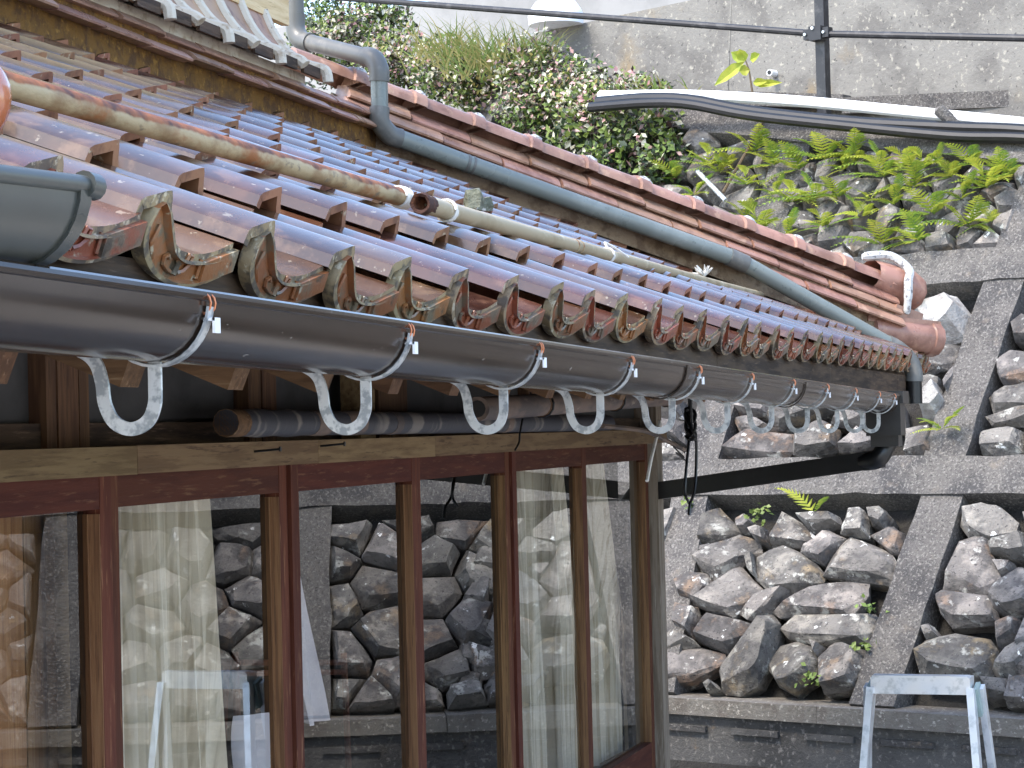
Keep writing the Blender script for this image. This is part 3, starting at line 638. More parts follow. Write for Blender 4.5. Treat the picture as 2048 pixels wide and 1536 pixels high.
for k in range(0, 10):
    y = YT if k == 0 else 1.172+.207*(k-1)
    z = ZT if k == 0 else roofz(y)
    i = -6
    while True:
        xp = XT+PIT*i
        if xp > hipx(y)-.02+(.28 if k == 0 else 0): break
        zz = z+(sag(i) if k == 0 else sag(i)*max(0, 1-k*.3))
        pp = pix((xp, y, zz))
        i += 1
        if pp[0] < -150 or xp < .5: continue
        a = ANG-.078+rnd.gauss(0, .006); yaw = rnd.gauss(0, .006); rl_ = rnd.gauss(0, .008)
        R = Matrix.Rotation(yaw, 4, 'Z') @ Matrix.Rotation(a, 4, 'X') @ Matrix.Rotation(rl_, 4, 'Y')
        T = Vector((xp+rnd.gauss(0, .003), y+rnd.gauss(0, .004), zz+rnd.gauss(0, .0015))) - (R @ Vector((CRU, 0, CRZ)))
        link('eave_tile' if k == 0 else 'tile', eave_me if k == 0 else tile_me, roof, Matrix.Translation(T) @ R); nt += 1
print('tiles', nt)

# ---- ridges: bedding, flat ridge tiles, cap tiles.  (a) the hip, (b) the junction with the upper wall
H_END = on_plane(1775, 648, (XC, YT, 0), Vector((1, 1, 0)).normalized()); H_TOP = on_plane(668, 241, (XC, YT, 0), Vector((1, 1, 0)).normalized())
hd = (H_TOP-H_END); HL = hd.length; hd.normalize()          # upwards along the hip
ho = Vector((-1, -1, 0)).normalized(); ho = (ho-hd*ho.dot(hd)).normalized()   # towards the viewer
hu = hd.cross(ho); hu = hu if hu.z > 0 else -hu
print('hip', H_END, H_TOP, HL)
JY = 2.90; JZ = at_y(735, 262, JY).z
def ridge_piece(P, along, out, up, L, depth, thick, tilt, name, m, lip=.012):
    """flat ridge tile: sloping outwards, with a rounded outer lip"""
    mb = MB(); prof = [(0, 0), (depth*.6, -.5*depth*tilt), (depth-.036, -depth*tilt), (depth-.018, -depth*tilt-thick*.20), (depth, -depth*tilt-thick*.52), (depth+.013, -depth*tilt-thick*.85), (depth+.010, -depth*tilt-thick), (depth-.02, -depth*tilt-thick), (0, -thick)]
    n = len(prof); vs = []
    for s in (0, L):
        for (o_, u_) in prof: vs.append(P+along*s+out*o_+up*u_)
    fs = [(i, (i+1) % n, n+(i+1) % n, n+i) for i in range(n)] + [tuple(range(n)), tuple(range(2*n-1, n-1, -1))]
    mb.add(vs, fs); return part(name, mb, m, roof)
def run_ridge(P0, along, out, up, length, layers, seg, first=0.0):
    for li, (u0, inset, dep, th, til) in enumerate(layers):
        s = first + (seg*.5 if li % 2 else 0) - seg
        while s < length:
            a = max(s, 0); b_ = min(s+seg*rnd.uniform(.97, 1.0), length); s += seg
            if b_-a < .03: continue
            j = rnd.gauss(0, .006)
            ridge_piece(P0+along*a+up*(u0+rnd.gauss(0, .003))+out*(-dep-inset+j), along, out, up, b_-a-.006, dep, th, til, 'ridge_tile', M['ridge'])
LAY = [(.054, -.115, .14, .046, .16), (.108, -.084, .14, .046, .16), (.160, -.052, .14, .046, .16)]
run_ridge(H_END, hd, ho, hu, HL, LAY, .275)
bed = MB(); bed.add([H_END+ho*.085-hu*.09, H_TOP+ho*.085-hu*.09, H_TOP+ho*.07+hu*.05, H_END+ho*.07+hu*.05, H_END-ho*.1-hu*.09, H_TOP-ho*.1-hu*.09, H_TOP-ho*.1+hu*.13, H_END-ho*.1+hu*.13],
    [(0, 1, 2, 3), (7, 6, 5, 4), (3, 2, 6, 7), (0, 3, 7, 4), (1, 5, 6, 2)])
part('bedding', bed, M['bedmortar'], roof)
# round caps along the hip, each with a dab of mortar at its lap
def cap_tile(P, along, out, up, L, r, name='cap_tile'):
    mb = MB(); n = 9; vs = []
    for (s, k) in ((0, 1.10), (.05, 1.12), (.055, .98), (L, .95)):
        for i in range(n):
            an = math.pi*(i/(n-1)); vs.append(P+along*s+out*math.cos(an)*r*k*1.05+up*(math.sin(an)*r*k*.72))
    fs = [(j*n+i, j*n+i+1, (j+1)*n+i+1, (j+1)*n+i) for j in range(3) for i in range(n-1)] + [tuple(range(n)), tuple(range(4*n-1, 3*n-1, -1))]
    mb.add(vs, fs); return part(name, mb, M['ridge'], roof, 50)
s = .0; k = 0
while s < HL-.05:
    L = .268; P = H_END+hd*s+hu*.165-ho*.05
    cap_tile(P, hd, ho, hu, L+.03, .088)
    if s > .15:
        d = MB(); n = 7; r0 = .100
        c = P+hu*.030+ho*.035; vs = []; rr = random.Random(k)
        for j in range(4):
            for i in range(n): an = 2*math.pi*i/n; q = [1, .95, .7, .3][j]*rr.uniform(.8, 1.15); vs.append(c+hd*(.015+math.cos(an)*.038*q)+ho*(math.sin(an)*.03*q)+hu*([.0, .024, .036, .042][j]))
        fs = [(j*n+i, j*n+(i+1) % n, (j+1)*n+(i+1) % n, (j+1)*n+i) for j in range(3) for i in range(n)]+[tuple(3*n+i for i in range(n))]
        d.add(vs, fs); part('mortar_dab', d, M['gmortar'], roof, True)
    s += L; k += 1
# hip end: end caps and a snake of mortar
def tilt_cap(px, py, d, L, r, name):
    pass
E0 = H_END+hu*.19-ho*.05
mb = MB(); n = 10; vs = []
for (s, k, dn) in ((.12, .95, 0), (-.02, 1.25, 0), (-.10, 1.28, -.01), (-.13, 1.15, -.012), (-.135, .2, -.012)):
    for i in range(n): an = 2*math.pi*i/n; vs.append(E0+hd*s+ho*math.cos(an)*.098*k+hu*(math.sin(an)*.075*k+dn))
fs = [(j*n+i, j*n+(i+1) % n, (j+1)*n+(i+1) % n, (j+1)*n+i) for j in range(4) for i in range(n)]+[tuple(4*n+i for i in range(n))]
mb.add(vs, fs); part('ridge_end_tile', mb, M['ridge'], roof, 50)
mb = MB(); c = H_END+hu*.04+ho*.0
for (o_, u_, l_) in ((.02, -.005, .10),):
    mb.span(c+hd*.03, c-hd*.12, .16, .075, hu)
part('end_block', mb, M['ridge'], roof)
mb = MB(); pts = [E0+hd*.17+hu*.07+ho*.0, E0+hd*.06+hu*.105+ho*.045, E0-hd*.01+hu*.06+ho*.105, E0+hd*.00+hu*.0+ho*.135, E0-hd*.012-hu*.07+ho*.14, E0-hd*.03-hu*.14+ho*.13]
mb.tube(curve(pts, 5), [.012]+[.020]*20+[.017]*4+[.010], 8); part('mortar_snake', mb, M['gmortar'], roof, True)
# corner eave tile below the hip end: half-round with a disc face
cn = at_d(1868, 680, 10.05); ca = (hd*-1); ca = Vector((ca.x, ca.y, ca.z*.45)).normalized()
mb = MB(); n = 12; vs = []; side = ca.cross(Vector((0, 0, 1))).normalized(); upv = side.cross(ca)
for (s, k) in ((-.36, .85), (-.05, 1.0), (-.045, 1.1), (0, 1.1), (.004, .95), (.004, .05)):
    for i in range(n): an = 2*math.pi*i/n; vs.append(cn+ca*s+side*math.cos(an)*.075*k+upv*math.sin(an)*.07*k)
fs = [(j*n+i, j*n+(i+1) % n, (j+1)*n+(i+1) % n, (j+1)*n+i) for j in range(5) for i in range(n)]+[tuple(5*n+i for i in range(n)), tuple(range(n-1, -1, -1))]
mb.add(vs, fs); part('corner_tile', mb, M['ridge'], roof, 50, label='round faced corner tile at the foot of the hip')
mb = MB(); mb.span(cn-ca*.40+upv*.045-side*.01, cn-ca*.0+upv*.065-side*.01, .10, .03, upv); part('corner_tile_bed', mb, M['ridge'], roof)

# (b) junction with the upper wall
J0 = Vector((2.0, JY, JZ)); XJ = H_TOP.x+.40
ax, ao, au = Vector((1, 0, 0)), Vector((0, -1, 0)), Vector((0, 0, 1))
JL = [(.050, -.105, .17, .038, .18), (.104, -.072, .17, .038, .18)]
run_ridge(Vector((4.6, JY, JZ)), ax, ao, au, XJ-4.6, JL, .30)
bed = MB(); bed.box(((2.0+XJ)/2, JY+.02, JZ-.03), (XJ-2.0, .16, .16)); part('bedding', bed, M['dirt'], roof)
# skirt of small concave tiles with mortar ribs
sk_x1 = at_y(640, 160, JY-.10).x; tw = .222
for k in range(0, 13):
    x = sk_x1-tw*k
    prof = [(JY+.11, JZ+.335), (JY+.075, JZ+.255), (JY+.025, JZ+.185), (JY-.04, JZ+.138), (JY-.105, JZ+.115)]
    mb = MB(); mb.strip(prof, x-tw+.003, x-.003, -.022); part('skirt_tile', mb, M['skirt'], roof, 40)
    ends = MB(); ends.box((x-tw/2, JY-.108, JZ+.098), (tw*.72, .012, .036)); part('skirt_gap_shade', ends, M['wood_dark'], roof)  # dark block stands in for the shaded gap under each skirt tile
    rb = MB(); pts = [Vector((x, p[0], p[1]+.004)) for p in prof] + [Vector((x, JY-.125, JZ+.105)), Vector((x, JY-.13, JZ+.07+.03*(k % 2)))]
    rb.tube(curve(pts, 3), .020, 8); part('mortar_rib', rb, M['mortar'], roof, True)
bd = MB(); bd.box(((2.0+sk_x1)/2, JY+.22, JZ+.17), (sk_x1-2.0-.05, .20, .32)); bd.box(((2.0+sk_x1)/2, JY+.03, JZ+.045), (sk_x1-2.0-.03, .16, .11)); part('skirt_core', bd, M['mortar'], roof)
# upper wall: pale boards and a post
ub = MB(); ub.box(((2.0+sk_x1)/2+.12, JY+.20, JZ+1.2), (sk_x1-2.0+.18, .10, 1.9)); part('upper_wall', ub, M['wood_wall'], house)
for k, (z0, z1, dy) in enumerate(((.325, .47, -.02), (.48, .76, 0), (.77, 1.2, 0))):
    q = MB(); q.box(((2.0+sk_x1)/2+.13, JY+.135+dy, JZ+(z0+z1)/2), (sk_x1-2.0+.20-.01*k, .03, z1-z0)); part('wall_board', q, M['wood_wall'], house)
q = MB(); q.box((sk_x1+.21, JY+.115, JZ+.98), (.05, .06, 1.1)); q.box((sk_x1-.02, JY+.112, JZ+1.05), (.09, .05, 1.1)); part('upper_post', q, M['wood_post'], house)

# ---- under the eaves
mb = MB(); x = -.5
while x < XC-.5:
    L = min(rnd.uniform(1.7, 2.2), XC-.42-x); mb.box((x+L/2, 1.035, HC+.150), (L-.004, .035, .075)); x += L
part('fascia_board', mb, M['wood_dark'], house)
for k in range(-6, 26):
    x = 2.32+.303*k
    if x > 10.0: break
    r_ = MB(); a, b_ = Vector((x, 1.085, HC+.088)), Vector((x, 2.0, HC+.088+.42*.915)); r_.span(a, b_, .048, .066, (0, -.4, 1)); part('rafter', r_, M['wood_raft'], house)
for k in range(6):
    y0 = 1.05+.16*k; sb = MB(); sb.span((-.8, y0+.08, HC+.160+.42*(y0+.08-1.05)), (hipx(y0)-.1, y0+.08, HC+.160+.42*(y0+.08-1.05)), .155, .012, (0, -.4, 1)); part('soffit_board', sb, M['wood_dark'], house)
# end soffit beyond the corner
cx = at_y(1290, 870, YW).x; print('corner x', cx)
# wall strip above the lintel
zl, zb, zd = HC-.013, HC-.0654, HC-.1272
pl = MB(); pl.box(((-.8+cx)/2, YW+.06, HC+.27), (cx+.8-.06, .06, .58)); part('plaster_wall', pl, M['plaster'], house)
def post(x0, x1, y, z0, z1, m='wood_post', d=.05):
    q = MB(); q.box(((x0+x1)/2, y, (z0+z1)/2), (x1-x0, d, z1-z0)); part('wall_post', q, M[m], house)
for (p0, p1) in ((72, 92), (96, 137), (139, 158), (480, 505), (508, 536), (742, 775), (775, 800), (1045, 1075)):
    post(at_y(p0, 800, YW+.015).x, at_y(p1, 800, YW+.015).x, YW+.02, zl, HC+.5)
post(at_y(716, 800, YW-.05).x, at_y(746, 800, YW-.05).x, YW-.03, zl-.01, HC+.45, 'wood_lintel', .05)
q = MB(); q.box(((-.8+cx)/2, YW+.022, zl+.022), (cx+.8-.1, .03, .045)); part('sill_strip', q, M['wood_dark'], house)
q = MB(); x = -.8
joints = [at_y(186, 930, YW).x, at_y(562, 900, YW).x, at_y(805, 890, YW).x, cx-.02]
for xj in joints:
    q = MB(); q.box(((x+xj)/2, YW-.015, (zl+zb)/2+rnd.uniform(-.001, .001)), (xj-x-.002, .15, zl-zb)); part('lintel', q, M['wood_lintel'], house); x = xj
for (px, py) in ((510, 905), (642, 894)):
    p = at_y(px, py, YW-.091); n_ = MB(); n_.tube([p+Vector((0, .03, 0)), p+Vector((0, -.055, .006))], .0028, 6); n_.tube([p+Vector((0, -.055, .006)), p+Vector((0, -.058, .006))], .006, 6)
    solo('iron_nail', n_, M['black'], 'rusty nail sticking out of the lintel, %s of the pair' % ('left' if px < 600 else 'right'), 'nail', 'nails in the lintel')
# corner post
q = MB(); q.box((cx-.0, YW+.0, HC-.90), (.10, .11, 2.7)); part('corner_post', q, M['wood_grey'], house)
# ---- sliding doors
DX = 3.9112
for k in range(-1, 5):
    xg = DX+.91*k; off = .0 if k % 2 else .009
    xg1 = xg+.91-.095 if k < 4 else cx-.115
    yf = YW-.035+off
    zt_, zb_ = zb-.001, HC-1.80; xa = xg-.046; xb_ = xg1+.046
    t_ = MB(); t_.box(((xg+xg1)/2, yf+.019, (zt_+zd)/2), (xg1-xg-.0, .030, zt_-zd))
    dr = part('sliding_door', t_, M['wood_redh'], house)
    fr = MB(); fr.box(((xa+xg)/2, yf+.02, (zt_+zb_)/2), (xg-xa, .034, zt_-zb_), mi=0)
    fr.box((xg+.003, yf+.030, (zt_+zb_)/2-.03), (.010, .010, zt_-zb_-.08), mi=1); part('stile', fr, [M['wood_red'], M['wood_bare']], dr)
    fr = MB(); fr.box(((xg1+xb_)/2, yf+.02, (zt_+zb_)/2), (xb_-xg1, .034, zt_-zb_), mi=0)
    fr.box((xg1-.0012, yf+.0195, (zt_+zb_)/2-.03), (.004, .0315, zt_-zb_-.08), mi=1)
    fr.box((xg1-.003, yf+.030, (zt_+zb_)/2-.03), (.010, .010, zt_-zb_-.08), mi=1); part('stile', fr, [M['wood_red'], M['wood_bare']], dr)
    t_ = MB(); t_.box(((xg+xg1)/2, yf+.019, zb_+.30), (xg1-xg-.006, .030, .6)); part('bottom_panel', t_, M['wood_redh'], dr)
    gl = MB(); gx0, gx1 = xg+.001, xg1-.004
    gl.add([(gx0, yf+.026, zb_+.6), (gx1, yf+.026, zb_+.6), (gx1, yf+.026, zd+.004), (gx0, yf+.026, zd+.004)], [(0, 1, 2, 3)])
    part('glass_pane', gl, M['glass'], dr, fixn=False)
# ---- room behind the glass
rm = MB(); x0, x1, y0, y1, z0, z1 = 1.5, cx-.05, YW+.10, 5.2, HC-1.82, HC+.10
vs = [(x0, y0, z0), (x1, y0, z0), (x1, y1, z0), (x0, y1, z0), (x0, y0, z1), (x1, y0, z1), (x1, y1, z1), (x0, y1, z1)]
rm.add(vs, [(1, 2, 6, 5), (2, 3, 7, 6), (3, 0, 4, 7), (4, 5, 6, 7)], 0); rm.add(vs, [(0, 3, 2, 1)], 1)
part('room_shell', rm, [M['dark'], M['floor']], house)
pl_ = []
for (p0, p1, y, m) in ((-60, 38, 2.02, 'wood_plank'), (40, 98, 2.03, 'wood_plank'), (100, 128, 2.0, 'wood_lintel')):
    q = MB(); a, b_ = at_y(p0, 1200, y).x, at_y(p1, 1200, y).x; q.box(((a+b_)/2, y, HC-.95), (b_-a-.002, .02, 1.75)); part('inner_plank', q, M[m], house)

def curtain(p0t, p1t, p0b, p1b, y, name_label, nf, amp=.036):
    xt0, xt1 = at_y(p0t, 1010, y).x, at_y(p1t, 1010, y).x; xb0, xb1 = at_y(p0b, 1500, y).x, at_y(p1b, 1500, y).x
    r = random.Random(p0t); ph = [r.uniform(0, 6.28) for _ in range(6)]
    mb = MB(); nx, nz = nf*10, 26; vs = []
    for j in range(nz+1):
        v = j/nz; z = (HC-.09)*(1-v)+(HC-1.75)*v
        for i in range(nx+1):
            u = i/nx; vv = min(1, v*2.6)
            x = (xt0+(xt1-xt0)*u)*(1-vv)+(xb0+(xb1-xb0)*u)*vv
            am = amp*(.55+.5*v); yy = y + am*math.sin(2*math.pi*nf*u+ph[0]+.8*math.sin(5*u+ph[1])+.25*math.sin(9*v+ph[4])) + .35*am*math.sin(2*math.pi*nf*2.3*u+ph[2]+1.5*v)
            vs.append((x, yy, z))
    fs = [(j*(nx+1)+i, j*(nx+1)+i+1, (j+1)*(nx+1)+i+1, (j+1)*(nx+1)+i) for j in range(nz) for i in range(nx)]
    mb.add(vs, fs); solo('curtain', mb, M['curtain'], name_label, 'curtain', 'curtains behind the glass doors', smooth=True)
curtain(205, 412, 205, 442, 2.02, 'wide cream curtain with loose folds behind the second glass door', 9)
curtain(1014, 1120, 1016, 1150, 2.03, 'dimmer cream curtain hanging behind the fifth glass door', 6)
curtain(1165, 1200, 1162, 1243, 2.02, 'narrow cream curtain flaring down beside the corner post', 5)
# leaning board low behind the last pane
q = MB(); a, b_ = at_y(1170, 1545, 1.99), at_y(1275, 1490, 1.965); q.span(a-Vector((0, 0, .03)), b_-Vector((0, 0, .03)), .02, .06); q.span(a-Vector((0, 0, .25)), b_-Vector((0, 0, .25)), .016, .38)
solo('leaning_board', q, M['wood_lintel'], 'tan wooden board leaning inside the last glass pane', 'board')
# drying rack in the room with two white cloths
rk = thing('drying_rack', 'dark brown tube drying rack standing inside the third glass door', 'rack', (5.6, 2.6, HC-1.82))
yr = 2.5
pa, pb_, pc = at_y(470, 1325, yr), at_y(688, 1325, yr), at_y(720, 1600, yr)
for dzz in (0, -.03):
    q = MB(); q.tube([pa+Vector((0, 0, dzz)), pb_+Vector((0, 0, dzz))], .009, 8); part('rail_tube', q, M['wood_red'], rk, True)
for base in (pa, pb_):
    q = MB(); q.tube([base+Vector((0, 0, .03)), Vector((base.x+.06, yr, HC-1.82))], .011, 8); part('leg', q, M['wood_red'], rk, True)
    q = MB(); q.tube([base+Vector((0, .4, .0)), Vector((base.x+.06, yr+.5, HC-1.82))], .011, 8); part('leg', q, M['wood_red'], rk, True)
    q = MB(); q.tube([base, base+Vector((0, .4, 0))], .009, 8); part('rail_tube', q, M['wood_red'], rk, True)
q = MB(); q.tube([pa+Vector((.03, 0, -.55)), pb_+Vector((.03, 0, -.55))], .009, 8); part('rail_tube', q, M['wood_red'], rk, True)
def cloth(pts_px, y, lab, seed):
    P = [at_y(x, yv, y) for x, yv in pts_px]; r = random.Random(seed); mb = MB(); n = 8; vs = []
    # quad sheet TL TR BR BL with gentle folds
    for j in range(n+1):
        for i in range(n+1):
            u, v = i/n, j/n; p = (P[0]*(1-u)+P[1]*u)*(1-v)+(P[3]*(1-u)+P[2]*u)*v
            vs.append(p+Vector((0, .018*math.sin(7*u+3*v+seed)*(.3+v), 0)))
    fs = [(j*(n+1)+i, j*(n+1)+i+1, (j+1)*(n+1)+i+1, (j+1)*(n+1)+i) for j in range(n) for i in range(n)]
    mb.add(vs, fs); solo('hanging_cloth', mb, M['cloth'], lab, 'cloth', 'white cloths in the room', smooth=True)
cloth([(560, 1000), (584, 1000), (643, 1440), (606, 1452)], 2.0, 'long narrow lavender white cloth hanging inside the third door', 1)
cloth([(470, 1432), (540, 1425), (560, 1600), (450, 1600)], 2.06, 'folded lavender white cloth low beside the ladder reflection', 2)

# ================================================================== GUTTERS
GY, GZ, GX = .8867, HC+.136, 2.0503
def gz(x): return GZ-.0048/.6178*(x-GX)
GR = .053
gut = thing('rain_gutter', 'long dark brown half round rain gutter hung below the tiled eave', 'gutter', (5, GY+GR, GZ-.1))
def half(r, n=14, lo=0, hi=180): return [(-math.cos(math.radians(lo+(hi-lo)*i/n))*r, -math.sin(math.radians(lo+(hi-lo)*i/n))*r*1.12) for i in range(n+1)]
gx1 = at_y(1800, 790, GY).x; print('gutter end', gx1)
ends = [.3, at_y(1372, 735, GY).x, at_y(1610, 765, GY).x, gx1]
for i in range(3):
    a, b_ = ends[i], ends[i+1]; mb = MB(); g_r = GR-.001*i
    mb.strip([(p[0]+GY+GR, p[1]) for p in half(g_r)], a, b_+.02, .0022, off0=(0, gz(a)), off1=(0, gz(b_+.02)))
    sec = part('gutter_section', mb, M['gutter'], gut, 50)
    for yy, rr in ((GY+.002, .0068), (GY+2*GR-.002, .005)):
        t_ = MB(); t_.tube([(a, yy, gz(a)+.001), (b_+.02, yy, gz(b_+.02)+.001)], rr-.0003*i, 10); part('bead', t_, M['gutter'], sec, True)
    if i:
        t_ = MB(); t_.strip([(p[0]+GY+GR, p[1]) for p in half(GR+.0035)], a-.012, a+.014, .0025, off0=(0, gz(a)), off1=(0, gz(a))); part('joint_sleeve', t_, M['gutter'], sec, 50)
def flat_bar(path, width, x0, x1, mb):
    P = [Vector(p) for p in path]; N = len(P); A = []; B = []
    for i in range(N):
        t = (P[min(i+1, N-1)]-P[max(i-1, 0)]).normalized(); nn = Vector((t.y, -t.x)); A.append(P[i]+nn*width/2); B.append(P[i]-nn*width/2)
    vs = []
    for x in (x0, x1): vs += [(x, p.x, p.y) for p in A]+[(x, p.x, p.y) for p in B]
    S = 2*N; fs = []
    for i in range(N-1):
        fs += [(i, i+1, N+i+1, N+i), (S+i, S+N+i, S+N+i+1, S+i+1), (i, S+i, S+i+1, i+1), (N+i, N+i+1, S+N+i+1, S+N+i)]
    fs += [(0, N, S+N, S), (N-1, S+N-1, S+2*N-1, 2*N-1)]
    mb.add(vs, fs)
def smooth2(pts, n=5): return [(v.x, v.y) for v in curve([Vector((p[0], p[1], 0)) for p in pts], n)]
for k in range(-1, 12):
    x = GX+.6178*k
    if k == 10: x = GX+.6178*9.75
    if k == 11: continue
    if x > gx1-.02: continue
    zr = gz(x); zbm = zr-GR*1.12-.004
    hk = MB(); jt = rnd.uniform(-.004, .004)
    path = smooth2([(.942, zbm+.002), (.942, zbm-.022), (.943, zbm-.040), (.951, zbm-.056), (.968, zbm-.063), (.986, zbm-.056), (.996, zbm-.038), (.999, zbm-.016), (1.006, zbm+.004), (1.024, zbm+.017), (1.07, zbm+.032), (1.14, zbm+.062)])
    flat_bar(path, .0135, x-.002, x+.002, hk)
    h = part('gutter_hook', hk, M['galv'], gut, 40)
    st = MB(); st.strip([(p[0]+GY+GR, p[1]+zr) for p in half(GR+.0042, 16, 8, 176)], x-.0065, x+.0065, .0028); part('cradle_strap', st, M['galv'], h, 50)
    for dx in (-.005, .006):
        wt_ = MB(); c = Vector((x+dx, GY+.003, zr)); wt_.tube([c+Vector((0, math.cos(t)*.0095-.001, math.sin(t)*.0105-.006)) for t in [i*.52 for i in range(13)]], .0013, 5); part('copper_tie', wt_, M['copper'], h)
    tg = MB(); tg.box((x+.004, GY-.009, zr-.0275), (.013, .003, .015)); tg.box((x+.004, GY-.004, zr-.0215), (.013, .012, .003)); part('strap_tab', tg, M['white'], h)
# outlet box and drain at the far end
ob = MB(); bx, by, bz = gx1+.10, GY+GR+.012, gz(gx1)
ob.box((bx, by, bz-.005), (.20, .150, .045)); ob.box((bx, by, bz-.085), (.165, .125, .115)); ob.box((bx+.01, by, bz-.158), (.13, .10, .05))
box_ = part('outlet_box', ob, M['black'], gut)
d0 = Vector((bx+.01, by, bz-.18)); d1 = Vector((bx+.01, by, bz-.225)); e1_ = at_y(1293, 985, YW+.0)
dm = MB(); dm.tube(curve([d0, d1+Vector((0, 0, .05)), d1+Vector((-.015, .03, .0)), d1+(e1_-d1).normalized()*.09], 5), .036, 12); part('drain_elbow', dm, M['black'], gut, True)
dm = MB(); dm.span(d1+(e1_-d1).normalized()*.02, e1_, .06, .066); part('drain_arm', dm, M['black'], gut)
cpx = cx+.085
dm = MB(); dm.tube([Vector((cx+.10, YW+.04, e1_.z+.03)), Vector((cx+.10, YW+.12, e1_.z-.06)), Vector((cx+.10, YW+.12, .02))], .031, 12); part('downpipe', dm, M['black'], gut, True)

# near grey-green gutter whose end pokes in at the left
g2e = at_y(184, 372, .855); g2s = at_y(-700, 262, .862)
g2 = thing('near_gutter', 'grey green gutter end poking in at the left above the brown gutter', 'gutter', (g2e.x, g2e.y+.05, g2e.z-.08))
mb = MB(); mb.strip([(p[0]+g2e.y+.057, p[1]) for p in half(.057)], g2s.x, g2e.x-.012, .0025, off0=(g2s.y-g2e.y, g2s.z), off1=(0, g2e.z)); part('gutter_shell', mb, M['gutter_grey'], g2, 50)
mb = MB(); mb.tube([g2s, g2e-Vector((.012, 0, 0))], .0078, 12); part('bead', mb, M['gutter_grey'], g2, True)
mb = MB(); mb.tube([g2e-Vector((.016, 0, 0)), g2e+Vector((.004, 0, -.0005))], .0118, 12); part('bead_cap', mb, M['gutter_grey'], g2, True)
mb = MB(); mb.strip([(p[0]+g2e.y+.057, p[1]+g2e.z) for p in half(.0595)], g2e.x-.03, g2e.x-.010, .003); part('end_band', mb, M['gutter_grey'], g2, 50)
# orange tile end of the near roof
oc = at_d(-66, 198, 1.95)
on = thing('near_roof_tile', 'smooth orange rounded tile end cut by the left edge', 'roof tile', (oc.x, oc.y, oc.z-.05))
mb = MB(); n = 24; vs = []; rg = [(-.35, .9), (-.01, .96), (0, 1.0), (.012, 1.0), (.024, .93), (.034, .78), (.040, .55), (.043, .25), (.044, .02)]
for (s, k) in rg: vs += [oc+Vector((s-.02, math.cos(2*math.pi*i/n)*.0435*k, math.sin(2*math.pi*i/n)*.0435*k)) for i in range(n)]
fs = [(j*n+i, j*n+(i+1) % n, (j+1)*n+(i+1) % n, (j+1)*n+i) for j in range(len(rg)-1) for i in range(n)]+[tuple((len(rg)-1)*n+i for i in range(n)), tuple(range(n-1, -1, -1))]
mb.add(vs, fs); part('tile_round', mb, M['orange'], on, True)
mb = MB(); mb.box(oc+Vector((-.22, .02, -.055)), (.26, .12, .03)); part('tile_bed', mb, M['ridge'], on)

# ================================================================== PIPES AND POLES ON THE ROOF
RP = .0345
dpipe = thing('roof_downpipe', 'grey green downpipe running down the roof beside the hip ridge', 'pipe', on_roof(1100, 380, 0))
h_ = .035
def on_hip(px, py, f): return on_plane(px, py, H_END+Vector((-1, -1, 0)).normalized()*f, Vector((1, 1, 0)).normalized())
a0 = on_hip(764, 264, .17); a1 = on_hip(1476, 520, .19); a2 = on_hip(1800, 702, .30)
mb = MB(); mb.tube([a0+(a1-a0)*.015, on_hip(932, 326, .175), a1], RP, 16); part('pipe_run', mb, M['pipe'], dpipe, True)
mb = MB(); mb.tube([a1, a2], RP*.985, 16); part('pipe_run', mb, M['pipe'], dpipe, True)
mb = MB(); mb.tube([a1-(a1-a0).normalized()*.05, a1+(a2-a1).normalized()*.04], RP*1.10, 16); part('coupling', mb, M['pipe_joint'], dpipe, True)
mm_ = on_hip(932, 326, .175); dd = (a1-a0).normalized()
mb = MB(); mb.tube([mm_-dd*.006, mm_+dd*.006], RP*1.06, 16); mb.tube([mm_+dd*.02, mm_+dd*.03], RP*1.05, 16); part('pipe_clip', mb, M['pipe_joint'], dpipe, True)
b0 = Vector((a2.x, a2.y, a2.z)); dn = Vector((bx-.03, by-.005, bz))
mb = MB(); q_ = (a2-a1).normalized(); mb.tube(curve([a2-q_*.07, a2-q_*.01, a2+q_*.05+Vector((0, 0, -.02)), Vector((a2.x+q_.x*.07, a2.y+q_.y*.07, a2.z-.09)), Vector((a2.x+q_.x*.07, a2.y+q_.y*.07, a2.z-.13))], 5), RP*1.12, 16); part('elbow', mb, M['pipe_joint'], dpipe, True)
lowp = Vector((a2.x+q_.x*.07, a2.y+q_.y*.07, a2.z-.11))
mb = MB(); mb.tube([lowp, Vector((lowp.x, lowp.y, bz-.02))], RP, 16); part('pipe_drop', mb, M['black'], dpipe, True)
print('drop', lowp, 'box', bx, by, bz)
# swan neck up to the higher roof
dd0 = (a0-CAM).dot(CF)
u2 = at_d(744, 122, dd0); u2 = Vector((a0.x-.02, a0.y, u2.z)); u3 = at_d(592, 78, dd0+.32); u4 = at_d(588, -60, dd0+.32)
u1 = a0+Vector((-.02, .0, .0))
mb = MB(); mb.tube([u1+Vector((0, 0, .06)), Vector((u2.x, u2.y, u2.z-.05))], RP*.95, 16); part('pipe_run', mb, M['pipe'], dpipe, True)
mb = MB(); mb.tube(curve([a0+dd*.08, a0+dd*.035, u1+Vector((0, 0, .035)), u1+(u2-u1).normalized()*.09], 4), RP*1.12, 16); part('elbow', mb, M['pipe_joint'], dpipe, True)
n32 = (u3-u2).normalized(); n12 = (u2-u1).normalized()
mb = MB(); mb.tube(curve([u2-n12*.08, u2-n12*.032, u2+n32*.032, u2+n32*.08], 4), RP*1.12, 16); part('elbow', mb, M['pipe_joint'], dpipe, True)
mb = MB(); mb.tube([u2+n32*.06, u3-n32*.06], RP*.95, 16); part('pipe_run', mb, M['pipe_joint'], dpipe, True)
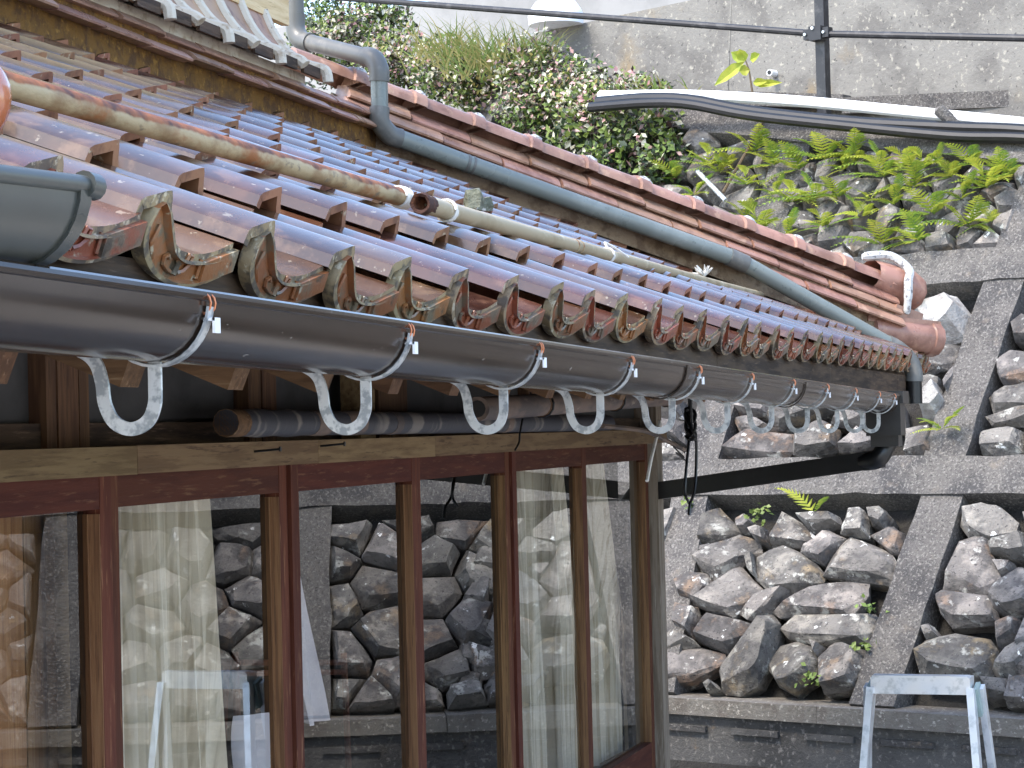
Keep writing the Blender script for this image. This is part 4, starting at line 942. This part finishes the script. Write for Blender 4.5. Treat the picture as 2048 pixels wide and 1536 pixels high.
mb = MB(); mb.tube(curve([u3-n32*.09, u3-n32*.032, u3+Vector((0, 0, .035)), u3+Vector((0, 0, .10))], 4), RP*1.12, 16); part('elbow', mb, M['pipe_joint'], dpipe, True)
mb = MB(); mb.tube([u3+Vector((0, 0, .1)), u4], RP, 16); part('pipe_run', mb, M['pipe_joint'], dpipe, True)

# rusty steel tube and bamboo pole
r0 = on_roof(-160, 121, .012); r1 = on_roof(806, 396, .014)
rp = thing('rusty_pipe', 'cream painted steel tube with rust along its top lying across the tiles', 'pipe', (r0+r1)/2-Vector((0, 0, .03)))
pts = [r0.lerp(r1, i/30) for i in range(31)]
mb = MB(); mb.tube(pts, .0165, 16, caps=True); part('tube', mb, M['rust'], rp, True)
q0 = on_roof(842, 407, .022); q1 = on_roof(1640, 616, .01)
bd_ = (q1-q0).normalized()
bp_ = thing('bamboo_pole', 'tan pole with a rusted open end lying across the tiles', 'pole', q0.lerp(q1, .5)-Vector((0, 0, .02)))
def bpt(t): p = q0.lerp(q1, t); return p+Vector((0, 0, -.012*math.sin(math.pi*t)))
mb = MB(); n = 60; mb.tube([bpt(.004+.996*i/n) for i in range(n+1)], [.0175-.004*i/n for i in range(n+1)], 12); part('cane', mb, M['bamboo'], bp_, True)
for t in (.165, .172, .40, .62, .80, .90):
    mb = MB(); mb.tube([bpt(t)-bd_*.004, bpt(t)+bd_*.004], .0188-.004*t, 12); part('node', mb, M['bamboo' if t > .2 else 'rust'], bp_, True)
mb = MB(); vs = []; n = 14
sd_ = bd_.cross(Vector((0, 0, 1))).normalized(); uu = sd_.cross(bd_)
rr = random.Random(5)
for (s, r) in ((.06, .0175), (.03, .0182), (0.0, .0195), (-.008, .0185), (-.005, .013), (.02, .010), (.03, .002)):
    vs += [q0+bd_*s+(sd_*math.cos(2*math.pi*i/n)+uu*math.sin(2*math.pi*i/n))*r*rr.uniform(.93, 1.07) for i in range(n)]
mb.add(vs, [(j*n+i, j*n+(i+1) % n, (j+1)*n+(i+1) % n, (j+1)*n+i) for j in range(6) for i in range(n)]); part('rusted_socket', mb, M['rustdark'], bp_, True)
def lashing(c, d, r, turns, name, m, par=None, wr=.0028):
    mb = MB(); s_ = d.cross(Vector((0, 0, 1))).normalized(); u_ = s_.cross(d); pts = []
    for i in range(int(turns*14)+1):
        t = i/14; pts.append(c+d*(t-turns/2)*wr*2.1+(s_*math.cos(2*math.pi*t)+u_*math.sin(2*math.pi*t))*(r+wr*.7))
    mb.tube(pts, wr, 5); return mb
solo('rope_lashing', lashing(r1-(r1-r0).normalized()*.012, (r1-r0).normalized(), .0165, 7, '', ''), M['whitecord'], 'thick white cord lashing round the end of the rusty tube', 'rope', smooth=True)
for (px, lab) in ((893, 'white cord tie beside the rusted socket of the tan pole'), (1214, 'white cord tie with a loose tail midway on the tan pole'), (1536, 'white cord tie near the far end of the tan pole')):
    pass
    # perspective-correct parameter along the pole
    lo, hi = 0, 1
    for _ in range(30):
        md = (lo+hi)/2
        if pix(q0.lerp(q1, md))[0] < px: lo = md
        else: hi = md
    c = bpt(lo); mb = lashing(c, bd_, .0180-.004*lo, 3, '', '')
    if px == 1214:
        tail = [c+Vector((0, 0, .022)), c+bd_*.03+Vector((0, .01, .035)), c+bd_*.09+Vector((0, -.01, .02)), c+bd_*.16+Vector((0, -.03, -.0))]
        mb.tube(curve(tail, 5), .003, 5)
    if px == 1536:
        mb.tube([c+Vector((math.cos(t)*.025, .0, math.sin(t)*.03+.02)) for t in [i*.45 for i in range(14)]], .002, 5)
    solo('cord_tie', mb, M['whitecord'], lab, 'rope', smooth=True)
lo, hi = 0, 1
for _ in range(30):
    md = (lo+hi)/2
    if pix(q0.lerp(q1, md))[0] < 1408: lo = md
    else: hi = md
c = bpt(lo); mb = MB(); rr = random.Random(9)
for i in range(16):
    a = rr.uniform(0, 6.28); p = c+bd_*rr.uniform(-.02, .02)+Vector((0, 0, .018)); dirv = Vector((rr.uniform(-.5, .2), rr.uniform(-.5, .5), rr.uniform(.1, .9))).normalized()
    mb.tube([p, p+dirv*.02, p+dirv*.04+bd_*rr.uniform(-.03, .01)], [.004, .005, .001], 5)
solo('frayed_knot', mb, M['whitecord'], 'frayed white rag knot on the tan pole', 'rope')
# chunk of wood resting on the tiles behind the pole
ck = on_roof(950, 402, .03); mb = MB()
me = stone_mesh([(-.045, -.02), (.0, -.04), (.05, -.02), (.03, .03), (-.015, .035), (-.04, .02)], .042, 333, back=-.03, amp=1.3)
me.materials.append(M['driftwood']); tag(link('wood_chunk', me, mat=Matrix.Translation(ck-Vector((0.02, 0, .0))) @ Matrix.Rotation(.4, 4, 'Z') @ Matrix.Scale(.62, 4)), 'mossy grey wood chunk resting on the tiles behind the pole', 'wood')
me = stone_mesh([(-.07, -.02), (.06, -.025), (.075, .015), (-.06, .02)], .025, 334, back=-.02, amp=.5)
me.materials.append(M['driftwood']); tag(link('wood_chunk', me, mat=Matrix.Translation(on_roof(962, 412, .02)) @ Matrix.Rotation(-.3, 4, 'Z') @ Matrix.Scale(.6, 4)), 'flat grey splinter of wood lying against the mossy chunk', 'wood')

# poles stored under the eaves
pa_, pb2 = at_y(452, 846, 1.80), at_y(1215, 846, 1.82)
mb = MB(); mb.tube([pa_.lerp(pb2, i/40) for i in range(41)], [.0275+(.003 if i in (2, 4) else 0) for i in range(41)], 12)
sp_ = thing('stored_pole', 'blackened pole with a broken brown end stored on the lintel', 'pole', pa_.lerp(pb2, .5)-Vector((0, 0, .03)))
part('shaft', mb, M['pole_grey'], sp_, True)
for t, L in ((.0, .07), (.14, .09), (.20, .12), (.30, .05), (.60, .05)):
    c = pa_.lerp(pb2, t); mb = MB(); mb.tube([c, c+(pb2-pa_).normalized()*L], .0287, 12); part('bark_band', mb, M['bamboo_dark' if t else 'wood_raft'], sp_, True)
pc_, pd_ = at_y(955, 818, 1.52), at_y(1352, 792, 1.50)
bm_ = thing('eave_bamboo', 'brown bamboo pole hung by wires under the eave', 'pole', pc_.lerp(pd_, .5)-Vector((0, 0, .03)))
mb = MB(); mb.tube([pc_.lerp(pd_, i/30) for i in range(31)], .029, 14); part('cane', mb, M['bamboo_dark'], bm_, True)
mb = MB(); c = pc_; mb.tube([c-(pd_-pc_).normalized()*.003, c+(pd_-pc_).normalized()*.002], .020, 12); part('hollow_end', mb, M['dark'], bm_)
for t in (.25, .61, .93):
    c = pc_.lerp(pd_, t); mb = MB(); d_ = (pd_-pc_).normalized(); mb.tube([c-d_*.003, c+d_*.003], .031, 14); part('node', mb, M['wood_raft'], bm_, True)
    mb = MB(); mb.tube([c+d_*.012+Vector((0, math.cos(a)*.032, math.sin(a)*.032)) for a in [i*.5 for i in range(14)]]+[c+d_*.012+Vector((0, .01, .20))], .003, 5); part('wire_loop', mb, M['black'], bm_)

# cords and wires by the corner
def wire(pxs, y, r, m, name, lab, cat='cable'):
    mb = MB(); mb.tube(curve([at_y(a, b, yy if (yy := (c[0] if c else y)) else y) for a, b, *c in pxs], 6), r, 6); solo(name, mb, M[m], lab, cat, smooth=True)
wire([(1378, 792), (1380, 830), (1380, 860), (1372, 940), (1370, 985), (1378, 1006)], 1.5, .005, 'black', 'hanging_wire', 'left strand of black wire dangling beside the house corner')
wire([(1381, 792), (1384, 850), (1392, 880), (1392, 940), (1388, 985), (1380, 1008), (1378, 1030)], 1.48, .005, 'black', 'hanging_wire', 'right strand of black wire dangling beside the house corner')
mb = MB(); c = at_y(1381, 848, 1.49); 
for i in range(5): mb.tube(curve([c+Vector((.015*math.cos(a+i), .018*math.sin(a*1.3+i), .065*math.cos(a*.7+i*1.2)*.8)) for a in [k*.9 for k in range(6)]], 4), .006, 6)
solo('wire_bundle', mb, M['black'], 'tangled black knot on the dangling wires', 'cable', smooth=True)
wire([(1320, 842), (1316, 862), (1308, 895), (1302, 920), (1294, 962)], 1.62, .006, 'whitecord', 'white_cord', 'white cord hanging beside the corner post', 'cord')
wire([(1205, 852), (1290, 862), (1330, 880), (1370, 900)], 1.62, .008, 'bamboo_dark', 'thin_branch', 'thin pale stick poking out past the corner post', 'stick')
wire([(1370, 900), (1345, 890), (1368, 915), (1352, 905), (1372, 922)], 1.62, .003, 'black', 'wire_tangle', 'small tangle of dark wire at the stick end', 'cable')
wire([(1045, 838), (1040, 865), (1038, 885), (1030, 900)], 1.74, .003, 'black', 'wire_hook', 'bent dark wire hook hanging over the lintel', 'wire')

# ================================================================== STEPLADDER
lt = at_d(1746, 1362, 7.05); rt_ = at_d(1944, 1360, 6.95)
la = (rt_-lt); la.z = 0; lw = la.length; la.normalize(); lb_ = Vector((-la.y, la.x, 0)); lb_ = lb_ if lb_.x > 0 else -lb_
tz = (lt.z+rt_.z)/2; mid = (lt+rt_)/2
lad = thing('step_ladder', 'aluminium stepladder standing in front of the stone wall', 'ladder', (mid.x, mid.y, 0))
mb = MB(); mb.span(Vector((lt.x, lt.y, tz-.012))-la*.0, Vector((rt_.x, rt_.y, tz-.012)), .09, .050); part('top_step', mb, M['alu'], lad)
mb = MB(); mb.span(Vector((lt.x, lt.y, tz+.016))+la*.005-lb_*.02, Vector((rt_.x, rt_.y, tz+.016))-la*.005-lb_*.02, .05, .006); part('top_tread', mb, M['alu'], lad)
for s, e in ((-1, lt), (1, rt_)):
    mb = MB(); mb.span(Vector((e.x, e.y, tz-.015))+la*s*.012+lb_*.01, Vector((e.x, e.y, tz-.10))+la*s*.022+lb_*.03, .07, .014, la); part('hinge_plate', mb, M['aluedge'], lad)
    top = Vector((e.x, e.y, tz-.02)); ft = Vector((e.x, e.y, 0))+la*s*.12-lb_*.30
    mb = MB(); mb.span(top-lb_*.03, ft, .055, .022, la); part('front_rail', mb, M['alu'], lad)
    bt = Vector((e.x, e.y, 0))+la*s*.13+lb_*.38
    mb = MB(); mb.span(top+lb_*.03+la*s*.022, bt, .045, .02, la); part('rear_rail', mb, M['alu'], lad)
nr = 4
for k in range(1, nr+1):
    t = k/(nr+.6)
    a = Vector((lt.x, lt.y, tz-.02)).lerp(Vector((lt.x, lt.y, 0))-la*.12-lb_*.30, t)-lb_*.02; b_ = Vector((rt_.x, rt_.y, tz-.02)).lerp(Vector((rt_.x, rt_.y, 0))+la*.12-lb_*.30, t)-lb_*.02
    mb = MB(); mb.span(a, b_, .075, .028); part('step', mb, M['alu'], lad)
    if k in (2, 4):
        a = Vector((lt.x, lt.y, tz-.02)).lerp(Vector((lt.x, lt.y, 0))-la*.13+lb_*.38, t)+lb_*.03; b_ = Vector((rt_.x, rt_.y, tz-.02)).lerp(Vector((rt_.x, rt_.y, 0))+la*.13+lb_*.38, t)+lb_*.03
        mb = MB(); mb.tube([a, b_], .012, 8); part('rear_brace', mb, M['alu'], lad, True)

# ================================================================== PLANTS
def leaf(mb, p, d, nrm, L, wd, mi):
    d = d.normalized(); s = d.cross(nrm).normalized(); n_ = s.cross(d)
    mb.add([p, p+d*L*.5+s*wd*.5+n_*wd*.12, p+d*L, p+d*L*.5-s*wd*.5+n_*wd*.12], [(0, 1, 2), (0, 2, 3)], mi)
def rdir(r):
    while True:
        v = Vector((r.uniform(-1, 1), r.uniform(-1, 1), r.uniform(-1, 1)))
        if .05 < v.length < 1: return v.normalized()
JM = [M['leaf_dark'], M['leaf_purple'], M['leaf_mid'], M['leaf_white'], M['leaf_pink'], M['leaf_straw']]
def bush(px, py, rx, ry, n, wts, lab, grp, seed, name='creeper', back=.0, size=.040):
    r = random.Random(seed)
    if py < 200: c = on_plane(px, py, hz(0, -.30-back), WIN)
    else: c = W(*wab(px, py), .10)
    m_pp = (c-CAM).dot(CF)/FPX; RX, RY = rx*m_pp, ry*m_pp; base = Vector((c.x, c.y, c.z-RY))
    t = thing(name, lab, 'shrub', base, grp)
    st = MB()
    for i in range(9):
        tip = c+CR*r.uniform(-.7, .7)*RX+Vector((0, 0, 1))*r.uniform(-.2, .8)*RY-WIN*r.uniform(0, .12)
        root = c+CR*r.uniform(-.3, .3)*RX-Vector((0, 0, 1))*RY*.95+WIN*.15
        st.tube([root, root.lerp(tip, .5)+rdir(r)*.03, tip], [.006, .004, .002], 5)
    part('stems', st, M['stem'], t)
    mb = MB(); wd = wts[0]+wts[1]+wts[2]
    for i in range(n):
        v = rdir(r)*(r.random()**.45); lump = 1+.28*noise.noise(v*2.6+Vector((seed, 0, 0)))
        p = c+CR*v.x*RX*lump+Vector((0, 0, 1))*v.y*RY*lump+WIN*v.z*min(RX, RY)*.8
        outer = -v.z*.6+v.y*.5+r.uniform(-.5, .5)
        x = r.random()*sum(wts)
        if outer < -.05: x *= .55*wd/ max(wd, .01) if wd else 1
        mi = 0; acc = 0
        for j, wt_ in enumerate(wts):
            acc += wt_
            if x <= acc: mi = j; break
        nr_ = (rdir(r)*.8-WIN*.55+Vector((0, 0, .75))).normalized()
        L = size*r.uniform(.6, 1.3); leaf(mb, p, (rdir(r)+Vector((0, 0, .2))), nr_, L, L*.62, mi)
    part('foliage', mb, JM, t, kind='stuff'); return t
JG = 'variegated creeper clumps on the bank'
V_ = (.16, .11, .31, .27, .15, .05)
for i, (x, y, rx, ry, n) in enumerate([(690, 90, 75, 75, 1900), (800, 130, 85, 75, 2200), (905, 150, 85, 80, 2200), (985, 200, 90, 75, 2200), (1080, 150, 85, 85, 2200), (1165, 185, 80, 70, 1900), (1090, 250, 90, 75, 2000), (1210, 245, 80, 70, 1700), (1290, 215, 75, 55, 1200)]):
    bush(x, y, rx, ry, n, V_, 'dense creeper clump speckled with white and pink leaves above the hip', JG, 100+i)
for i, (x, y, rx, ry, n) in enumerate([(1290, 290, 75, 70, 800), (1180, 310, 75, 60, 700), (1340, 300, 60, 70, 600), (1250, 350, 80, 60, 700), (1350, 350, 60, 50, 450)]):
    bush(x, y, rx, ry, n, (.34, .10, .40, .10, .03, 0), 'green leafy creeper clump with few white leaves above the hip ridge', 'green creeper clumps on the bank', 140+i, size=.055)
bush(650, 70, 75, 110, 2600, (.45, .05, .4, .1, 0, 0), 'dark green bush behind the grey green swan neck pipe', None, 160, 'bush', back=.4)
bush(760, 40, 70, 55, 1300, (.30, .05, .40, .2, .05, 0), 'loose green bush under the handrail left of the grasses', None, 161, 'bush', back=.3)
def grass(px, py, n, H, lab, seed, spread=.16, m='leaf_straw'):
    r = random.Random(seed); c = on_plane(px, py, hz(0, -.2), WIN); mb = MB()
    for i in range(n):
        b = c+CR*r.gauss(0, spread)+WIN*r.gauss(0, .05)+Vector((0, 0, r.uniform(-.05, .05))); d = (CR*r.gauss(0, .5)+Vector((0, 0, 1))-WIN*r.uniform(-.1, .5)).normalized(); L = H*r.uniform(.5, 1.1); wv = .006*r.uniform(.7, 1.5)
        prev = None; pts = []
        for k in range(6):
            t = k/5; pts.append(b+d*L*t+(CR*d.dot(CR)*.9-Vector((0, 0, 1))*.55-WIN*.15)*L*t*t*.6)
        sd2 = CR*.8+WIN*.2
        vs = []
        for k, p in enumerate(pts): vs += [p-sd2*wv*(1-k/5.2), p+sd2*wv*(1-k/5.2)]
        mb.add(vs, [(2*k, 2*k+1, 2*k+3, 2*k+2) for k in range(5)], 0 if r.random() < .6 else 1)
    t = thing('grass_tuft', lab, 'grass', (c.x, c.y, c.z-.1), 'grass tufts on the bank'); part('blades', mb, [M[m], M['leaf_mid']], t, kind='stuff')
grass(985, 150, 150, .50, 'tall straw yellow grass tuft arching above the creeper', 1)
grass(905, 120, 110, .42, 'shorter yellow grass tuft left of the tallest one', 2)
grass(1050, 120, 60, .40, 'thin grass blades right of the tallest tuft', 3, .12)
grass(1270, 190, 40, .16, 'low wispy grass at the left end of the hoses', 4, .2)
# ferns
def fern_mesh(seed, nf, Lm):
    """fronds spring from the joint, arch outwards (-y) and hang; leaflets taper along each frond"""
    r = random.Random(seed); mb = MB(); ref = Vector((0, -.75, .66))
    for f in range(nf):
        an = -1.45+2.9*(f+.5)/nf+r.uniform(-.25, .25) if nf > 1 else 1.2
        L = Lm*r.uniform(.65, 1.15); rise = r.uniform(.15, .75); out = r.uniform(.25, .55)
        d = Vector((math.sin(an), -out, math.cos(an)*rise)).normalized()
        N = 13; prev = None; mi = 0 if r.random() < .6 else 1
        sag_ = r.uniform(.35, .7)
        for k in range(N):
            t = k/(N-1); p = d*L*t+Vector((0, -.10*L*t, -sag_*L*t*t))
            if prev is not None:
                tan = (p-prev).normalized(); s_ = tan.cross(ref).normalized(); n_ = s_.cross(tan)
                pl_ = L*.27*(max(0.0, math.sin(math.pi*min(1, .12+t*.88)))**.7)*(1.1-.5*t)+.004
                for sg in (-1, 1):
                    dd_ = (s_*sg+tan*.55-n_*.12*r.uniform(.2, 1.6)).normalized(); q = tan*L*.030
                    mb.add([p-q, p+dd_*pl_*.5+q*.55+n_*.004, p+dd_*pl_*r.uniform(.85, 1.1), p+dd_*pl_*.5-q*.75, p+q*.7], [(0, 3, 1), (3, 2, 1), (0, 1, 4)], mi)
                mb.add([prev-s_*.002, prev+s_*.002, p+s_*.002, p-s_*.002], [(0, 1, 2, 3)], 1)
            prev = p
    return mb.mesh('fern', [M['fern'], M['ferng']], fixn=False)
FM = [fern_mesh(s, n, L) for s, n, L in ((1, 8, .27), (2, 7, .25), (3, 9, .29), (4, 6, .24), (5, 8, .28))]
FR = Matrix((WS, -WN, WU)).transposed().to_4x4()        # local y points away from the viewer side
fl = [(1520,275),(1470,300),(1505,365),(1560,385),(1660,290),(1715,285),(1770,300),(1825,305),(1885,300),(1955,300),(2010,315),(1640,395),(1595,400),(1700,335),(1780,350),(1840,372),(1915,350),(1985,372),(1800,405),(1880,425),(1945,450),(1740,430),(1660,450),(1585,470),(1775,485),(1850,478),(1995,440),(1530,455),(1400,385),(1365,350),(1500,430),(1450,340),(1430,300),(1750,395),(1690,390),(1610,335),(1725,320),(1860,335),(1935,395),(2030,350),(1560,300)]
for i, (x, y) in enumerate(fl):
    s = rnd.uniform(.65, 1.0); P = W(*wab(x, y+(46 if y < 320 else 20)), .075)
    R = FR @ Matrix.Rotation(rnd.uniform(-.5, .5), 4, 'Z') @ Matrix.Scale(s, 4)
    o = link('fern', FM[i % 5], mat=Matrix.Translation(P) @ R)
    tag(o, 'yellow green fern sprouting between the stones below the black hoses', 'fern', 'ferns below the black hoses')
o = link('fern', FM[3], mat=Matrix.Translation(W(*wab(1900, 880), .10)) @ FR @ Matrix.Scale(.85, 4)); tag(o, 'lone fern on the column right of the outlet box', 'fern')
o = link('fern', FM[1], mat=Matrix.Translation(W(*wab(1830, 615), .08)) @ FR @ Matrix.Scale(.7, 4)); tag(o, 'fern beside the large pale stone at the hip end', 'fern')
o = link('fern', fern_mesh(23, 2, .34), mat=Matrix.Translation(W(*wab(1640, 1040), .07)) @ FR @ Matrix.Scale(.8, 4)); tag(o, 'small bright fern in the dark gap under the beam', 'fern')
def weed(px, py, R_, n, lab, seed, mi=2, b=.09):
    r = random.Random(seed); c = W(*wab(px, py), b); mb = MB()
    for i in range(n): leaf(mb, c+WS*r.gauss(0, R_)+WU*r.gauss(0, R_*.7)+WN*r.uniform(-.03, .03), rdir(r), (rdir(r)*.6+WN+Vector((0, 0, .4))).normalized(), .035*r.uniform(.6, 1.2), .025, mi)
    mb.tube([c-WN*.05, c+WN*.01], .006, 5, 0)
    t = thing('weed', lab, 'weed', c-Vector((0, 0, .03)), 'weeds in the stone joints'); part('leaves', mb, JM, t, kind='stuff')
weed(1530, 1045, .045, 26, 'small green weed below the concrete beam left of the frond', 1)
weed(1758, 1232, .03, 16, 'green weed tucked beside the concrete column halfway up', 2)
weed(1742, 1310, .035, 18, 'dull green weed at the column foot above the ladder', 3)
weed(1632, 1370, .04, 20, 'green weed at the foot of the stones left of the ladder', 4)
weed(1305, 1095, .02, 9, 'yellow green leaf cluster beside the corner post', 5)
weed(1395, 1022, .02, 9, 'tiny weed on top of the left concrete column', 6)
# broad-leaved shoot on the path
sh = thing('leafy_shoot', 'young shoot with broad yellow green leaves in front of the upper wall', 'plant', on_edge(1505, 195, -.2))
mb = MB(); b0 = on_edge(1506, 192, -.2); t1 = on_edge(1498, 140, -.2); t2 = on_edge(1488, 112, -.2); mb.tube([b0, t1, t2], [.007, .005, .003], 6); part('stem', mb, M['stem'], sh)
for (x0, y0, x1, y1, wd) in ((1492, 122, 1462, 104, .07), (1492, 122, 1478, 98, .08), (1490, 122, 1428, 172, .075), (1500, 140, 1478, 142, .07), (1500, 120, 1520, 108, .06), (1506, 165, 1535, 163, .05), (1506, 168, 1565, 165, .05)):
    a, b_ = on_edge(x0, y0, -.2), on_edge(x1, y1, -.15); m2 = MB(); d = b_-a; s = d.cross(WIN).normalized(); nn = -WIN
    vs = [a, a+d*.3+s*wd*.5+nn*.01, a+d*.65+s*wd*.42+nn*.01, b_, a+d*.65-s*wd*.42+nn*.012, a+d*.3-s*wd*.5+nn*.012, a+d*.5-nn*.01]
    m2.add(vs, [(0, 1, 6), (1, 2, 6), (2, 3, 6), (3, 4, 6), (4, 5, 6), (5, 0, 6)]); part('leaf', m2, M['fern'], sh)
print('objects', len(bpy.data.objects))
